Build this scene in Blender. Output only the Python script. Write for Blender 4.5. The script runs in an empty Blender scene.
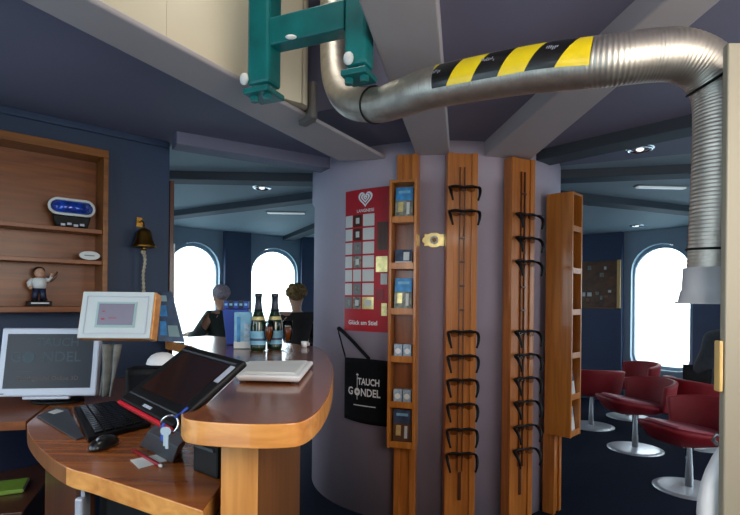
import bpy, math, random
from mathutils import Vector, Matrix
random.seed(7)
S = bpy.context.scene
COL = S.collection
PI = math.pi
R_ = math.radians

# ------------------------------------------------------------------ camera
F, CX, CY, CAMZ = 500.0, 370.0, 300.0, 1.4
ROLL = R_(-0.6)
cd = bpy.data.cameras.new('camera'); cam = bpy.data.objects.new('camera', cd); COL.objects.link(cam)
cam.location = (0, 0, CAMZ); cam.rotation_euler = (PI/2, ROLL, 0)
cd.sensor_width = 36; cd.lens = F/740*36; cd.shift_y = (CY-257.5)/740; cd.clip_start = 0.02; cd.clip_end = 2000
S.camera = cam
S.view_settings.view_transform = 'Standard'
S.view_settings.look = 'None'
S.view_settings.exposure = 0.0
S.cycles.use_denoising = True
S.cycles.max_bounces = 7
S.cycles.sample_clamp_indirect = 4.0
S.cycles.caustics_reflective = False
S.cycles.caustics_refractive = False

RV = Vector((math.cos(ROLL), 0, -math.sin(ROLL))); UV_ = Vector((math.sin(ROLL), 0, math.cos(ROLL)))
def ray(px, py): return Vector((0, 1, 0)) + RV*((px-CX)/F) + UV_*((CY-py)/F)
O = Vector((0, 0, CAMZ))
def P(px, py, Y): return O + ray(px, py)*Y                       # a plan point at depth Y
def Zp(px, py, z):                                               # on a level plane
    d = ray(px, py); return O + d*((z-CAMZ)/d.z)
def Pl(px, py, p0, n):                                           # on an upright plane
    d = ray(px, py); return O + d*((Vector(p0)-O).dot(n)/d.dot(n))

# ------------------------------------------------------------------ materials
def lin(c):
    return tuple(((v/255)/12.92 if v/255 <= .04045 else ((v/255+.055)/1.055)**2.4) for v in c) + (1,)
def bsdf(name):
    m = bpy.data.materials.new(name); m.use_nodes = True
    return m, m.node_tree, m.node_tree.nodes['Principled BSDF']
def mat(name, c, rough=.5, metal=0, var=.12, scale=8, bump=0, emit=0, coat=0, spec=.5, stretch=(1,1,1)):
    m, nt, b = bsdf(name)
    tc = nt.nodes.new('ShaderNodeTexCoord'); mp = nt.nodes.new('ShaderNodeMapping'); mp.inputs['Scale'].default_value = stretch
    nz = nt.nodes.new('ShaderNodeTexNoise'); nz.inputs['Scale'].default_value = scale; nz.inputs['Detail'].default_value = 4
    rp = nt.nodes.new('ShaderNodeValToRGB'); l = lin(c)
    rp.color_ramp.elements[0].position = .3; rp.color_ramp.elements[1].position = .7
    rp.color_ramp.elements[0].color = tuple(v*(1-var) for v in l[:3])+(1,)
    rp.color_ramp.elements[1].color = tuple(min(1, v*(1+var)) for v in l[:3])+(1,)
    k = nt.links.new
    k(tc.outputs['Object'], mp.inputs['Vector']); k(mp.outputs[0], nz.inputs['Vector']); k(nz.outputs['Fac'], rp.inputs[0]); k(rp.outputs[0], b.inputs['Base Color'])
    b.inputs['Roughness'].default_value = rough; b.inputs['Metallic'].default_value = metal
    b.inputs['Specular IOR Level'].default_value = spec; b.inputs['Coat Weight'].default_value = coat; b.inputs['Coat Roughness'].default_value = .12
    if bump:
        bp = nt.nodes.new('ShaderNodeBump'); bp.inputs['Strength'].default_value = bump; bp.inputs['Distance'].default_value = .004
        n2 = nt.nodes.new('ShaderNodeTexNoise'); n2.inputs['Scale'].default_value = scale*6; k(tc.outputs['Object'], n2.inputs['Vector'])
        k(n2.outputs['Fac'], bp.inputs['Height']); k(bp.outputs[0], b.inputs['Normal'])
    if emit:
        k(rp.outputs[0], b.inputs['Emission Color']); b.inputs['Emission Strength'].default_value = emit
    return m
def wood(name, dark, light, axis='z', rough=.35, coat=.3, sc=1.0):
    m, nt, b = bsdf(name); k = nt.links.new
    tc = nt.nodes.new('ShaderNodeTexCoord'); mp = nt.nodes.new('ShaderNodeMapping')
    st = {'x': (1.6, 22, 22), 'y': (22, 1.6, 22), 'z': (22, 22, 1.6)}[axis]
    mp.inputs['Scale'].default_value = tuple(v*sc for v in st)
    nz = nt.nodes.new('ShaderNodeTexNoise'); nz.inputs['Scale'].default_value = 1.6; nz.inputs['Detail'].default_value = 8; nz.inputs['Distortion'].default_value = .6
    n2 = nt.nodes.new('ShaderNodeTexNoise'); n2.inputs['Scale'].default_value = .35; n2.inputs['Detail'].default_value = 2
    mx = nt.nodes.new('ShaderNodeMath'); mx.operation = 'MULTIPLY_ADD'; mx.inputs[1].default_value = .65
    m2 = nt.nodes.new('ShaderNodeMath'); m2.operation = 'MULTIPLY'; m2.inputs[1].default_value = .35
    rp = nt.nodes.new('ShaderNodeValToRGB'); rp.color_ramp.elements[0].position = .36; rp.color_ramp.elements[1].position = .64
    rp.color_ramp.elements[0].color = lin(dark); rp.color_ramp.elements[1].color = lin(light)
    k(tc.outputs['Object'], mp.inputs[0]); k(mp.outputs[0], nz.inputs['Vector']); k(mp.outputs[0], n2.inputs['Vector'])
    k(n2.outputs['Fac'], m2.inputs[0]); k(nz.outputs['Fac'], mx.inputs[0]); k(m2.outputs[0], mx.inputs[2]); k(mx.outputs[0], rp.inputs[0]); k(rp.outputs[0], b.inputs['Base Color'])
    b.inputs['Roughness'].default_value = rough; b.inputs['Coat Weight'].default_value = coat; b.inputs['Coat Roughness'].default_value = .1
    return m
def glassy(name, c, gloss=.1, dens=.0):
    m = bpy.data.materials.new(name); m.use_nodes = True; nt = m.node_tree; nt.nodes.clear(); k = nt.links.new
    out = nt.nodes.new('ShaderNodeOutputMaterial'); mx = nt.nodes.new('ShaderNodeMixShader'); t = nt.nodes.new('ShaderNodeBsdfTransparent'); g = nt.nodes.new('ShaderNodeBsdfGlossy')
    t.inputs[0].default_value = lin(c); g.inputs['Roughness'].default_value = .04
    lw = nt.nodes.new('ShaderNodeLayerWeight'); lw.inputs[0].default_value = gloss
    k(lw.outputs['Fresnel'], mx.inputs[0]); k(t.outputs[0], mx.inputs[1]); k(g.outputs[0], mx.inputs[2]); k(mx.outputs[0], out.inputs[0])
    return m

M = {}
M['paint_blue'] = mat('paint_blue', (38, 58, 86), .55, var=.06, scale=2, bump=.05)
M['paint_outer'] = mat('paint_outer', (138, 160, 178), .5, var=.05, scale=2)
M['paint_pilaster'] = mat('paint_pilaster', (50, 68, 100), .5, var=.05, scale=2)
M['reveal'] = mat('reveal', (206, 228, 238), .45, var=.04, scale=3)
M['ceiling_far'] = mat('ceiling_far', (142, 156, 164), .65, var=.04, scale=1.5)  # ceiling tone lightened: window light on the far ring put into the colour
M['beam_far'] = mat('beam_far', (52, 60, 70), .65, var=.05, scale=2)  # beam tone darkened: shade on faces turned from the windows, painted in
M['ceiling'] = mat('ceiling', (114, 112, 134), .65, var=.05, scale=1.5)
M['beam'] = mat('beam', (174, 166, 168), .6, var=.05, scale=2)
M['column'] = mat('column', (176, 164, 180), .6, var=.05, scale=2)
M['carpet'] = mat('carpet', (22, 29, 46), .95, var=.3, scale=60, bump=.4, spec=.1)
M['cream'] = mat('cream', (214, 202, 176), .45, var=.04, scale=2)
M['cream_panel'] = mat('cream_panel', (146, 139, 122), .5, var=.04, scale=2)
M['teal'] = mat('teal', (10, 104, 104), .4, var=.25, scale=9, bump=.1)
M['alu'] = mat('alu', (206, 199, 188), .46, 1, var=.12, scale=25)
M['chrome'] = mat('chrome', (215, 218, 222), .12, 1, var=.03)
M['disc'] = mat('disc', (232, 236, 240), .38, .75, var=.03)
M['plate_grey'] = mat('plate_grey', (188, 194, 194), .5, var=.03)
M['beam_grey'] = mat('beam_grey', (108, 102, 98), .55, var=.06)
M['steel'] = mat('steel', (150, 150, 152), .35, 1, var=.08)
M['brass'] = mat('brass', (150, 112, 50), .3, 1, var=.2, scale=20)
M['gold'] = mat('gold', (232, 214, 150), .3, .7, var=.2, scale=30)
M['black'] = mat('black', (11, 11, 13), .5, var=.2, spec=.25)
M['black_gloss'] = mat('black_gloss', (10, 10, 12), .3, var=.1, coat=.4)
M['black_fabric'] = mat('black_fabric', (18, 19, 24), .9, var=.2, scale=40, bump=.2, spec=.2)
M['charcoal'] = mat('charcoal', (62, 66, 72), .5, var=.1)
M['cloth_grey'] = mat('cloth_grey', (112, 112, 108), .9, var=.25, scale=30, spec=.1)
M['grey'] = mat('grey', (128, 130, 134), .6, var=.1)
M['white'] = mat('white', (244, 245, 247), .4, var=.03)
M['white_pvc'] = mat('white_pvc', (205, 205, 208), .35, var=.04)
M['offwhite'] = mat('offwhite', (214, 216, 214), .5, var=.04)
M['silver'] = mat('silver', (176, 180, 192), .4, .2, var=.04)
M['red'] = mat('red', (186, 16, 34), .45, var=.06)
M['red_dark'] = mat('red_dark', (150, 24, 40), .4, var=.1)
M['chair_red'] = mat('chair_red', (138, 16, 30), .6, var=.1, scale=20)
M['chair_pad'] = mat('chair_pad', (176, 88, 100), .55, var=.1, scale=20)  # chair red lightened to pink: reflection on the seat top painted in
M['navy'] = mat('navy', (20, 28, 58), .5, var=.12)
M['blue'] = mat('blue', (34, 70, 168), .45, var=.15)
M['blue_mask'] = mat('blue_mask', (24, 66, 170), .15, .3, var=.5, scale=30, coat=.6)
M['light_blue'] = mat('light_blue', (130, 186, 214), .45, var=.25, scale=18)
M['sky_print'] = mat('sky_print', (60, 140, 200), .4, var=.4, scale=25)
M['city_print'] = mat('city_print', (126, 130, 118), .4, var=.7, scale=45)
M['slate_print'] = mat('slate_print', (52, 70, 100), .35, var=.6, scale=18)
M['box_print'] = mat('box_print', (168, 190, 206), .45, var=.3, scale=60)
M['yellow'] = mat('yellow', (246, 214, 20), .35, var=.08, scale=20, coat=.3)
M['tape_black'] = mat('tape_black', (18, 17, 16), .3, var=.3, scale=40, coat=.4)
M['green'] = mat('green', (120, 150, 50), .5, var=.1)
M['bottle'] = mat('bottle', (14, 44, 26), .08, var=.2, coat=.6)
M['foil'] = mat('foil', (42, 46, 58), .35, .5, var=.2, scale=40)
M['amber'] = mat('amber', (150, 66, 20), .15, var=.2, coat=.3)
M['rope'] = mat('rope', (176, 168, 146), .9, var=.2, scale=60, bump=.5)
M['paper'] = mat('paper', (222, 222, 218), .7, var=.03)
M['screen'] = mat('screen', (14, 19, 32), .3, var=.3, scale=3, emit=.2, spec=.3)
M['screen_dark'] = mat('screen_dark', (36, 24, 24), .08, var=.2, scale=3)
M['screen_grey'] = mat('screen_grey', (118, 112, 128), .25, var=.06, scale=6, emit=.12)
M['screen_text'] = mat('screen_text', (30, 48, 58), .5, emit=.2, var=.1)
M['screen_text_warm'] = mat('screen_text_warm', (62, 46, 44), .5, emit=.2, var=.1)
M['screen_edge'] = mat('screen_edge', (146, 172, 172), .4, var=.05)
M['skin'] = mat('skin', (196, 150, 124), .55, var=.06)
M['hair_brown'] = mat('hair_brown', (128, 100, 58), .8, var=.45, scale=60, bump=.6)
M['hair_grey'] = mat('hair_grey', (160, 150, 160), .8, var=.35, scale=60, bump=.6)
M['jacket_green'] = mat('jacket_green', (38, 48, 46), .85, var=.2, scale=20)
M['jacket_dark'] = mat('jacket_dark', (40, 36, 34), .85, var=.2, scale=20)
M['jacket_grey'] = mat('jacket_grey', (58, 62, 68), .85, var=.2, scale=20)
M['trousers'] = mat('trousers', (18, 19, 22), .85, var=.2, scale=20)
M['lamp_glow'] = mat('lamp_glow', (250, 248, 240), .4, emit=1.2, var=.01)
M['strip_glow'] = mat('strip_glow', (214, 226, 226), .4, emit=.35, var=.01)
M['picture'] = mat('picture', (92, 58, 32), .4, var=.5, scale=9)
M['sea'] = mat('sea', (150, 172, 180), .3, var=.08, scale=.05)
M['pane'] = glassy('pane', (244, 250, 252), .08)
M['clear'] = glassy('clear', (236, 240, 240), .25)
M['w_plank'] = wood('w_plank', (166, 94, 34), (204, 124, 54), 'z')
M['w_rail'] = wood('w_rail', (92, 48, 20), (120, 66, 28), 'z')
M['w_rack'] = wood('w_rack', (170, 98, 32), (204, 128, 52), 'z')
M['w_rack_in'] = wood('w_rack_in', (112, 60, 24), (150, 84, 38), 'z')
M['w_shelf'] = wood('w_shelf', (104, 52, 16), (142, 78, 28), 'x', coat=.05)
M['w_shelf_edge'] = wood('w_shelf_edge', (110, 62, 18), (144, 86, 32), 'x', coat=.05)
M['w_top'] = wood('w_top', (116, 58, 22), (154, 86, 36), 'y', rough=.25, coat=.5)
M['w_edge'] = wood('w_edge', (204, 128, 56), (236, 164, 86), 'x', rough=.4)
M['w_post'] = wood('w_post', (192, 122, 56), (226, 158, 84), 'z')
M['w_panel'] = wood('w_panel', (120, 70, 32), (156, 98, 50), 'z')
M['w_desk'] = wood('w_desk', (142, 74, 32), (184, 108, 54), 'x', rough=.25, coat=.6)
M['w_dark'] = wood('w_dark', (66, 36, 22), (96, 54, 32), 'z')
M['w_pale'] = wood('w_pale', (200, 160, 92), (226, 190, 120), 'z')

# ------------------------------------------------------------------ mesh builder
class MB:
    def __init__(s): s.v = []; s.f = []; s.m = []
    def add(s, vs, fs, mi=0, X=None):
        b = len(s.v)
        s.v += [(X @ Vector(v)) if X is not None else Vector(v) for v in vs]
        s.f += [tuple(b+i for i in f) for f in fs]; s.m += ([mi]*len(fs) if isinstance(mi, int) else list(mi)); return s
    def box(s, c, d, X=None, mi=0):
        x, y, z = [q/2 for q in d]
        vs = [Vector(c)+Vector(p) for p in ((-x,-y,-z),(x,-y,-z),(x,y,-z),(-x,y,-z),(-x,-y,z),(x,-y,z),(x,y,z),(-x,y,z))]
        return s.add(vs, [(3,2,1,0),(4,5,6,7),(0,1,5,4),(1,2,6,5),(2,3,7,6),(3,0,4,7)], mi, X)
    def hexa(s, lo, hi, mi=0):                                   # two quads
        return s.add(list(lo)+list(hi), [(3,2,1,0),(4,5,6,7),(0,1,5,4),(1,2,6,5),(2,3,7,6),(3,0,4,7)], mi)
    def prism(s, poly, z0, z1, mi_cap=0, mi_side=None, X=None):
        n = len(poly); a = sum(poly[i][0]*poly[(i+1)%n][1]-poly[(i+1)%n][0]*poly[i][1] for i in range(n))
        if a < 0: poly = list(poly)[::-1]
        vs = [(p[0],p[1],z0) for p in poly]+[(p[0],p[1],z1) for p in poly]
        fs = [tuple(range(n))[::-1], tuple(range(n, 2*n))]+[(i,(i+1)%n,n+(i+1)%n,n+i) for i in range(n)]
        ms = [mi_cap, mi_cap]+[mi_cap if mi_side is None else mi_side]*n
        return s.add(vs, fs, ms, X)
    def lathe(s, prof, n=24, X=None, mi=0, cap=True):
        vs, fs = [], []
        for r, z in prof:
            vs += [(r*math.cos(2*PI*i/n), r*math.sin(2*PI*i/n), z) for i in range(n)]
        for j in range(len(prof)-1):
            fs += [(j*n+i, j*n+(i+1)%n, (j+1)*n+(i+1)%n, (j+1)*n+i) for i in range(n)]
        if cap: fs += [tuple(range(n))[::-1], tuple((len(prof)-1)*n+i for i in range(n))]
        return s.add(vs, fs, mi, X)
    def tube(s, pts, r, n=10, mi=0, closed=False, cap=True):
        pts = [Vector(p) for p in pts]; N = len(pts); rs = r if isinstance(r, (list, tuple)) else [r]*N
        T = [((pts[(i+1)%N]-pts[(i-1)%N]) if closed else (pts[min(i+1,N-1)]-pts[max(i-1,0)])).normalized() for i in range(N)]
        up = Vector((0,0,1)) if abs(T[0].z) < .9 else Vector((1,0,0))
        e = (up-T[0]*up.dot(T[0])).normalized(); vs, fs = [], []
        for i in range(N):
            e = (e-T[i]*e.dot(T[i])).normalized(); g = T[i].cross(e)
            vs += [pts[i]+(e*math.cos(2*PI*k/n)+g*math.sin(2*PI*k/n))*rs[i] for k in range(n)]
        for i in range(N if closed else N-1):
            j = (i+1)%N; fs += [(i*n+k, i*n+(k+1)%n, j*n+(k+1)%n, j*n+k) for k in range(n)]
        if cap and not closed: fs += [tuple(range(n))[::-1], tuple((N-1)*n+k for k in range(n))]
        return s.add(vs, fs, mi)
    def sphere(s, c, r, n=14, mi=0, X=None):
        rr = r if isinstance(r, (list, tuple)) else (r,r,r); m = n//2+1; vs, fs = [], []
        for j in range(m+1):
            t = PI*j/m
            vs += [(c[0]+rr[0]*math.sin(t)*math.cos(2*PI*i/n), c[1]+rr[1]*math.sin(t)*math.sin(2*PI*i/n), c[2]-rr[2]*math.cos(t)) for i in range(n)]
        for j in range(m): fs += [(j*n+i, j*n+(i+1)%n, (j+1)*n+(i+1)%n, (j+1)*n+i) for i in range(n)]
        return s.add(vs, fs, mi, X)
    def grid(s, fn, nu, nv, mi=0, flip=False):                    # fn(u,v), u,v in 0..1
        vs = [fn(i/nu, j/nv) for j in range(nv+1) for i in range(nu+1)]; fs = []; w = nu+1
        for j in range(nv):
            for i in range(nu):
                q = (j*w+i, j*w+i+1, (j+1)*w+i+1, (j+1)*w+i); fs.append(q[::-1] if flip else q)
        return s.add(vs, fs, mi)
    def build(s, name, mats, parent=None, bevel=0, smooth=False, world=False, solid=0, subsurf=0, seg=2):
        me = bpy.data.meshes.new(name)
        vs = s.v
        if parent is not None and world:
            root = parent
            X = Matrix.Identity(4); ch = []
            while root is not None: ch.append(root); root = root.parent
            for o in reversed(ch): X = X @ o.matrix_basis
            Xi = X.inverted(); vs = [Xi @ v for v in vs]
        me.from_pydata([tuple(v) for v in vs], [], s.f)
        for q in (mats if isinstance(mats, (list, tuple)) else [mats]): me.materials.append(M[q] if isinstance(q, str) else q)
        for p, i in zip(me.polygons, s.m): p.material_index = i; p.use_smooth = smooth
        me.validate(); me.update()
        o = bpy.data.objects.new(name, me); COL.objects.link(o)
        if parent is not None: o.parent = parent
        if solid:
            q = o.modifiers.new('thickness', 'SOLIDIFY'); q.thickness = solid; q.offset = 0
        if subsurf:
            q = o.modifiers.new('smoothing', 'SUBSURF'); q.levels = subsurf; q.render_levels = subsurf
        if bevel:
            q = o.modifiers.new('edges', 'BEVEL'); q.width = bevel; q.segments = seg; q.limit_method = 'ANGLE'; q.angle_limit = R_(40)
        return o

def thing(name, label, cat, loc=(0,0,0), rotz=0, group=None):
    o = bpy.data.objects.new(name, None); COL.objects.link(o); o.empty_display_size = .05
    o.location = loc; o.rotation_euler = (0,0,rotz); return tag(o, label, cat, group)
def tag(o, label, cat, group=None):
    o['label'] = label; o['category'] = cat
    if group: o['group'] = group
    return o
def struct(o, label=None):
    o['kind'] = 'structure'
    if label: o['label'] = label
    return o
def kids(o): return [c for c in bpy.data.objects if c.parent == o]
def dup(root, loc, rotz, label, group=None):
    r = root.copy(); COL.objects.link(r); r.location = loc; r.rotation_euler = (0,0,rotz); r['label'] = label
    if group: r['group'] = group
    def rec(a, b):
        for ch in kids(a):
            c = ch.copy(); COL.objects.link(c); c.parent = b; rec(ch, c)
    rec(root, r); return r
def text_geo(body, size, fat=.0, align='CENTER', spacing=1.0):
    cu = bpy.data.curves.new('lettering', 'FONT'); cu.body = body; cu.size = size; cu.align_x = align; cu.align_y = 'CENTER'; cu.offset = fat; cu.space_character = spacing; cu.resolution_u = 3
    o = bpy.data.objects.new('lettering', cu); COL.objects.link(o)
    dg = bpy.context.evaluated_depsgraph_get(); me = bpy.data.meshes.new_from_object(o.evaluated_get(dg))
    vs = [v.co.copy() for v in me.vertices]; fs = [tuple(p.vertices) for p in me.polygons]
    bpy.data.objects.remove(o); bpy.data.curves.remove(cu); bpy.data.meshes.remove(me)
    return vs, fs
def catmull(pts, per=12):
    pts = [Vector(p) for p in pts]; Q = [pts[0]*2-pts[1]]+pts+[pts[-1]*2-pts[-2]]; out = []
    for i in range(1, len(Q)-2):
        a, b, c, d = Q[i-1:i+3]
        for k in range(per):
            t = k/per; out.append(.5*((2*b)+(c-a)*t+(2*a-5*b+4*c-d)*t*t+(3*b-a-3*c+d)*t**3))
    out.append(pts[-1]); return out
def resample(pts, step):
    L = [0]
    for a, b in zip(pts, pts[1:]): L.append(L[-1]+(b-a).length)
    n = int(L[-1]/step); out = []; j = 0
    for i in range(n+1):
        d = L[-1]*i/n
        while j < len(pts)-2 and L[j+1] < d: j += 1
        t = (d-L[j])/max(1e-9, L[j+1]-L[j]); out.append(pts[j].lerp(pts[j+1], t))
    return out
def rot2(a): return Matrix.Rotation(a, 4, 'Z')
def Tr(x, y=None, z=None): return Matrix.Translation(Vector(x) if y is None else Vector((x,y,z)))

# ------------------------------------------------------------------ the setting
C0 = Vector((.5, 4.05, 0)); RO = 4.3; RC = .95; HC = 2.4
def cyl(th, r, z): return Vector((C0.x+r*math.sin(th), C0.y-r*math.cos(th), z))     # th=0 faces the viewer's side

fl = MB(); fl.lathe([(4.5, -.06), (4.5, 0)], 96, Tr(C0)); struct(fl.build('floor', 'carpet'), 'dark navy carpet')
sea = MB(); sea.lathe([(600, -4.2), (600, -4)], 64); struct(sea.build('sea', 'sea'), 'pale sea outside the windows')

# ceiling: ring of segments with one hatch opening toward the viewer
TH0, TH1, RH0, RH1 = R_(-35), R_(-7), 1.62, 3.5
ce = MB(); angs = sorted([R_(a) for a in range(-180, 181, 5)]+[TH0, TH1])
rad = [.0, .5, RH0, RH1, 4.5]
for a, b in zip(angs, angs[1:]):
    if b-a < 1e-6: continue
    for r0, r1 in zip(rad, rad[1:]):
        if a >= TH0-1e-6 and b <= TH1+1e-6 and r0 >= RH0-1e-6 and r1 <= RH1+1e-6: continue
        ce.add([cyl(a,r0,HC), cyl(b,r0,HC), cyl(b,r1,HC), cyl(a,r1,HC)], [(0,1,2,3)], 1 if abs(b+a)/2 > R_(66) else 0)  # far segments get the painted window-lit tone
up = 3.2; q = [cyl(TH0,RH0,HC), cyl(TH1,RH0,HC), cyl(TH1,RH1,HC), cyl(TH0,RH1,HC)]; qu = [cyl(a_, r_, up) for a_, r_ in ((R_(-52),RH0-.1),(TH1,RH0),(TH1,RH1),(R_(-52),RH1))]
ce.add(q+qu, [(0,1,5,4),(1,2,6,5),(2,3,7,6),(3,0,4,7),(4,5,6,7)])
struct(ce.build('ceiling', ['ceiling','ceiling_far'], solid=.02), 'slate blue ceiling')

trim_n = [0]
def trim(mb, m, label, **k):
    trim_n[0] += 1; return struct(mb.build('trim_%d' % trim_n[0], m, **k), label)
def beam(l0, l1, r0, r1, z=2.3, top=2.322, y0=.55, y1=None):
    def ext(a, b, y): t = (y-a[1])/(b[1]-a[1]); return (a[0]+(b[0]-a[0])*t, y)
    la, ra = ext(l0, l1, y0), ext(r0, r1, y0); lb, rb = l1, r1
    m = MB(); m.prism([la, ra, rb, lb], z, top); return trim(m, 'beam', 'grey ceiling beam', bevel=.006)
def zc(px, py): p = Zp(px, py, 2.3); return (p.x, p.y)
beam(zc(20,0), zc(338,161), zc(93,3), zc(388,160))
beam(zc(358,0), zc(418,161), zc(437,0), zc(450,161), top=2.398)
beam(zc(563,89), zc(480,160), zc(621,84), zc(530,160), y0=.7, top=2.398)
for a in [301, 42, 77, 112, 145, 175, 205, 238, 272]:          # the others run out to the hull
    t = R_(a); d = Vector((math.sin(t), -math.cos(t), 0)); n = Vector((d.y, -d.x, 0)); hw = .075 if a == 301 else .09; r9 = 1.98 if a == 301 else 4.28
    pts = [C0+d*.9-n*hw, C0+d*.9+n*hw, C0+d*r9+n*hw, C0+d*r9-n*hw]
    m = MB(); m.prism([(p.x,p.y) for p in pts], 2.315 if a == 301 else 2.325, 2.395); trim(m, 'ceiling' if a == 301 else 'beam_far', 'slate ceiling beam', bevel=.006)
# outer wall with arched windows
def hole_poly(w=.74, z0=.5, z1=2.2):
    r = w/2; out = []; rb = .14
    for i in range(25): a = PI*i/24; out.append((r*math.cos(a), z1-r+r*math.sin(a)))
    for i in range(7): a = PI+PI/2*i/6; out.append((-r+rb+rb*math.cos(a), z0+rb+rb*math.sin(a)))
    for i in range(7): a = 1.5*PI+PI/2*i/6; out.append((r-rb+rb*math.cos(a), z0+rb+rb*math.sin(a)))
    return out
def ray_poly(poly, c, a):
    dx, dz = math.cos(a), math.sin(a); best = None
    for (x0,y0),(x1,y1) in zip(poly, poly[1:]+poly[:1]):
        ex, ey = x1-x0, y1-y0; den = dx*ey-dz*ex
        if abs(den) < 1e-12: continue
        t = ((x0-c[0])*ey-(y0-c[1])*ex)/den; s = ((x0-c[0])*dz-(y0-c[1])*dx)/den
        if t > 0 and -1e-6 <= s <= 1+1e-6 and (best is None or t < best): best = t
    return (c[0]+dx*best, c[1]+dz*best)
def oc(th, r, z): return Vector((C0.x+r*math.sin(th), C0.y+r*math.cos(th), z))     # th=0 points away from the viewer
HP = hole_poly()
win = [-44.2+16.5*k for k in range(-7, 3)] + [5.3] + [51.9+16.5*k for k in range(0, 6)]
win = sorted(w for w in win if w > -170 and w < 150)
edges = []
for i, w in enumerate(win):
    lo = w-8.25 if i == 0 or w-win[i-1] > 17 else (w+win[i-1])/2
    hi = w+8.25 if i == len(win)-1 or win[i+1]-w > 17 else (w+win[i+1])/2
    edges.append((lo, w, hi))
wl = MB(); wn = 0
fill = []; prev = -180.0
for lo, w, hi in edges:
    if lo > prev+.01: fill.append((prev, lo))
    prev = hi
    a0, a1, ac = R_(lo), R_(hi), R_(w); x0, x1 = (a0-ac)*RO, (a1-ac)*RO
    rect = [(x0,0),(x1,0),(x1,HC),(x0,HC)]; c = (0, 1.3)
    A = sorted({(2*PI*i/72) for i in range(72)} | {math.atan2(z-c[1], x-c[0]) % (2*PI) for x, z in rect}); n = len(A)
    hp = [ray_poly(HP, c, a) for a in A]; rp = [ray_poly(rect, c, a) for a in A]
    vs = [oc(ac+x/RO, RO, z) for x, z in hp]+[oc(ac+x/RO, RO, z) for x, z in rp]+[oc(ac+x/RO, RO+.16, z) for x, z in hp]
    fs = [(i,(i+1)%n,n+(i+1)%n,n+i) for i in range(n)]+[(i,(i+1)%n,2*n+(i+1)%n,2*n+i) for i in range(n)]
    wl.add(vs, fs, [0]*n+[1]*n)
    wn += 1
    g = MB(); cir = [(x, z) for x, z in hp]
    def fr(k, rr): return [oc(ac+x*k/RO, rr, 1.3+(z-1.3)*k) for x, z in cir]
    o0, o1, i0, i1 = fr(.995, RO+.07), fr(.995, RO+.12), fr(.94, RO+.07), fr(.94, RO+.12)
    vs = o0+i0+i1+o1; fs = []
    for i in range(n):
        j = (i+1)%n; fs += [(i,j,n+j,n+i), (n+i,n+j,2*n+j,2*n+i), (2*n+i,2*n+j,3*n+j,3*n+i)]
    g.add(vs, fs); wo = struct(g.build('window_%d' % wn, 'paint_outer', smooth=False), 'arched window')
    pn = MB(); pn.add(fr(.94, RO+.095), [tuple(range(n))]); pn.build('pane', 'pane', wo)
fill.append((prev, 180.0))
for a, b in fill:
    k = max(1, int((b-a)/5))
    for i in range(k):
        p, q2 = R_(a+(b-a)*i/k), R_(a+(b-a)*(i+1)/k)
        wl.add([oc(p,RO,0), oc(q2,RO,0), oc(q2,RO,HC), oc(p,RO,HC)], [(0,1,2,3)])
struct(wl.build('wall_back', ['paint_outer', 'reveal']), 'curved hull wall')
for a in [-52.4, -36.0, -19.5, -3, 13.5, 41.4, 60.2, 76.6]:                          # dark pilasters between the windows
    w = {41.4: .64, 60.2: .34}.get(a, .4); t = R_(a); m = MB()
    X = Tr(oc(t, RO-.05, 0)) @ rot2(-t); m.box((0,0,HC/2-.003), (w,.11,HC-.01), X); trim(m, 'paint_pilaster', 'dark blue pilaster between windows', bevel=.004)

# the round core
co = MB(); co.lathe([(RC,0),(RC,2.14),(RC+.018,2.16),(RC+.018,HC-.002)], 96, Tr(C0)); struct(co.build('wall_center', 'column', smooth=True), 'lavender grey round core')
# partition on the service side, carrying shelves
U = Vector((.737, .676, 0)).normalized(); N = Vector((U.y, -U.x, 0)); W0 = Vector((-1.47, 2.8, 0)); DEP = .17
WP = W0-N*DEP                                                       # wall face, foot of the shelf's outer end
def wall_pt(u, d, z): return WP+U*u+N*d+Vector((0,0,z))
Bu = .40
m = MB(); m.prism([tuple(wall_pt(u, d, 0)[:2]) for u, d in ((-1.55,0),(Bu,0),(Bu,-.08),(-1.55,-.08))], 0, HC-.002); struct(m.build('wall_left', 'paint_blue'), 'dark blue partition')
m = MB(); m.prism([tuple(wall_pt(u, d, 0)[:2]) for u, d in ((-1.5,.002),(Bu-.01,.002),(Bu-.01,.02),(-1.5,.02))], 2.35, HC-.004); trim(m, 'paint_blue', 'dark blue cornice', bevel=.01)
m = MB(); m.prism([tuple(wall_pt(u, d, 0)[:2]) for u, d in ((Bu+.002,.012),(Bu+.028,.012),(Bu+.028,-.09),(Bu+.002,-.09))], 0, 2.15); trim(m, 'w_dark', 'wooden jamb', bevel=.003)
m = MB(); m.prism([tuple(wall_pt(u, d, 0)[:2]) for u, d in ((Bu+.030,.0),(Bu+.040,.0),(Bu+.040,-.09),(Bu+.030,-.09))], 1.14, 1.75); trim(m, 'white', 'white jamb strip')
# cream panel close by
m = MB(); m.box((.776+.42, 1.10, .985), (.84, .02, 1.97)); struct(m.build('wall_right', 'cream_panel', bevel=.004), 'cream partition panel')
m = MB(); p = P(718.5, 366, 1.10); m.box((p.x, 1.10, p.z), (.008, .02, .112)); trim(m, 'w_pale', 'pale wooden block on the edge of the cream panel', bevel=.003)

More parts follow.
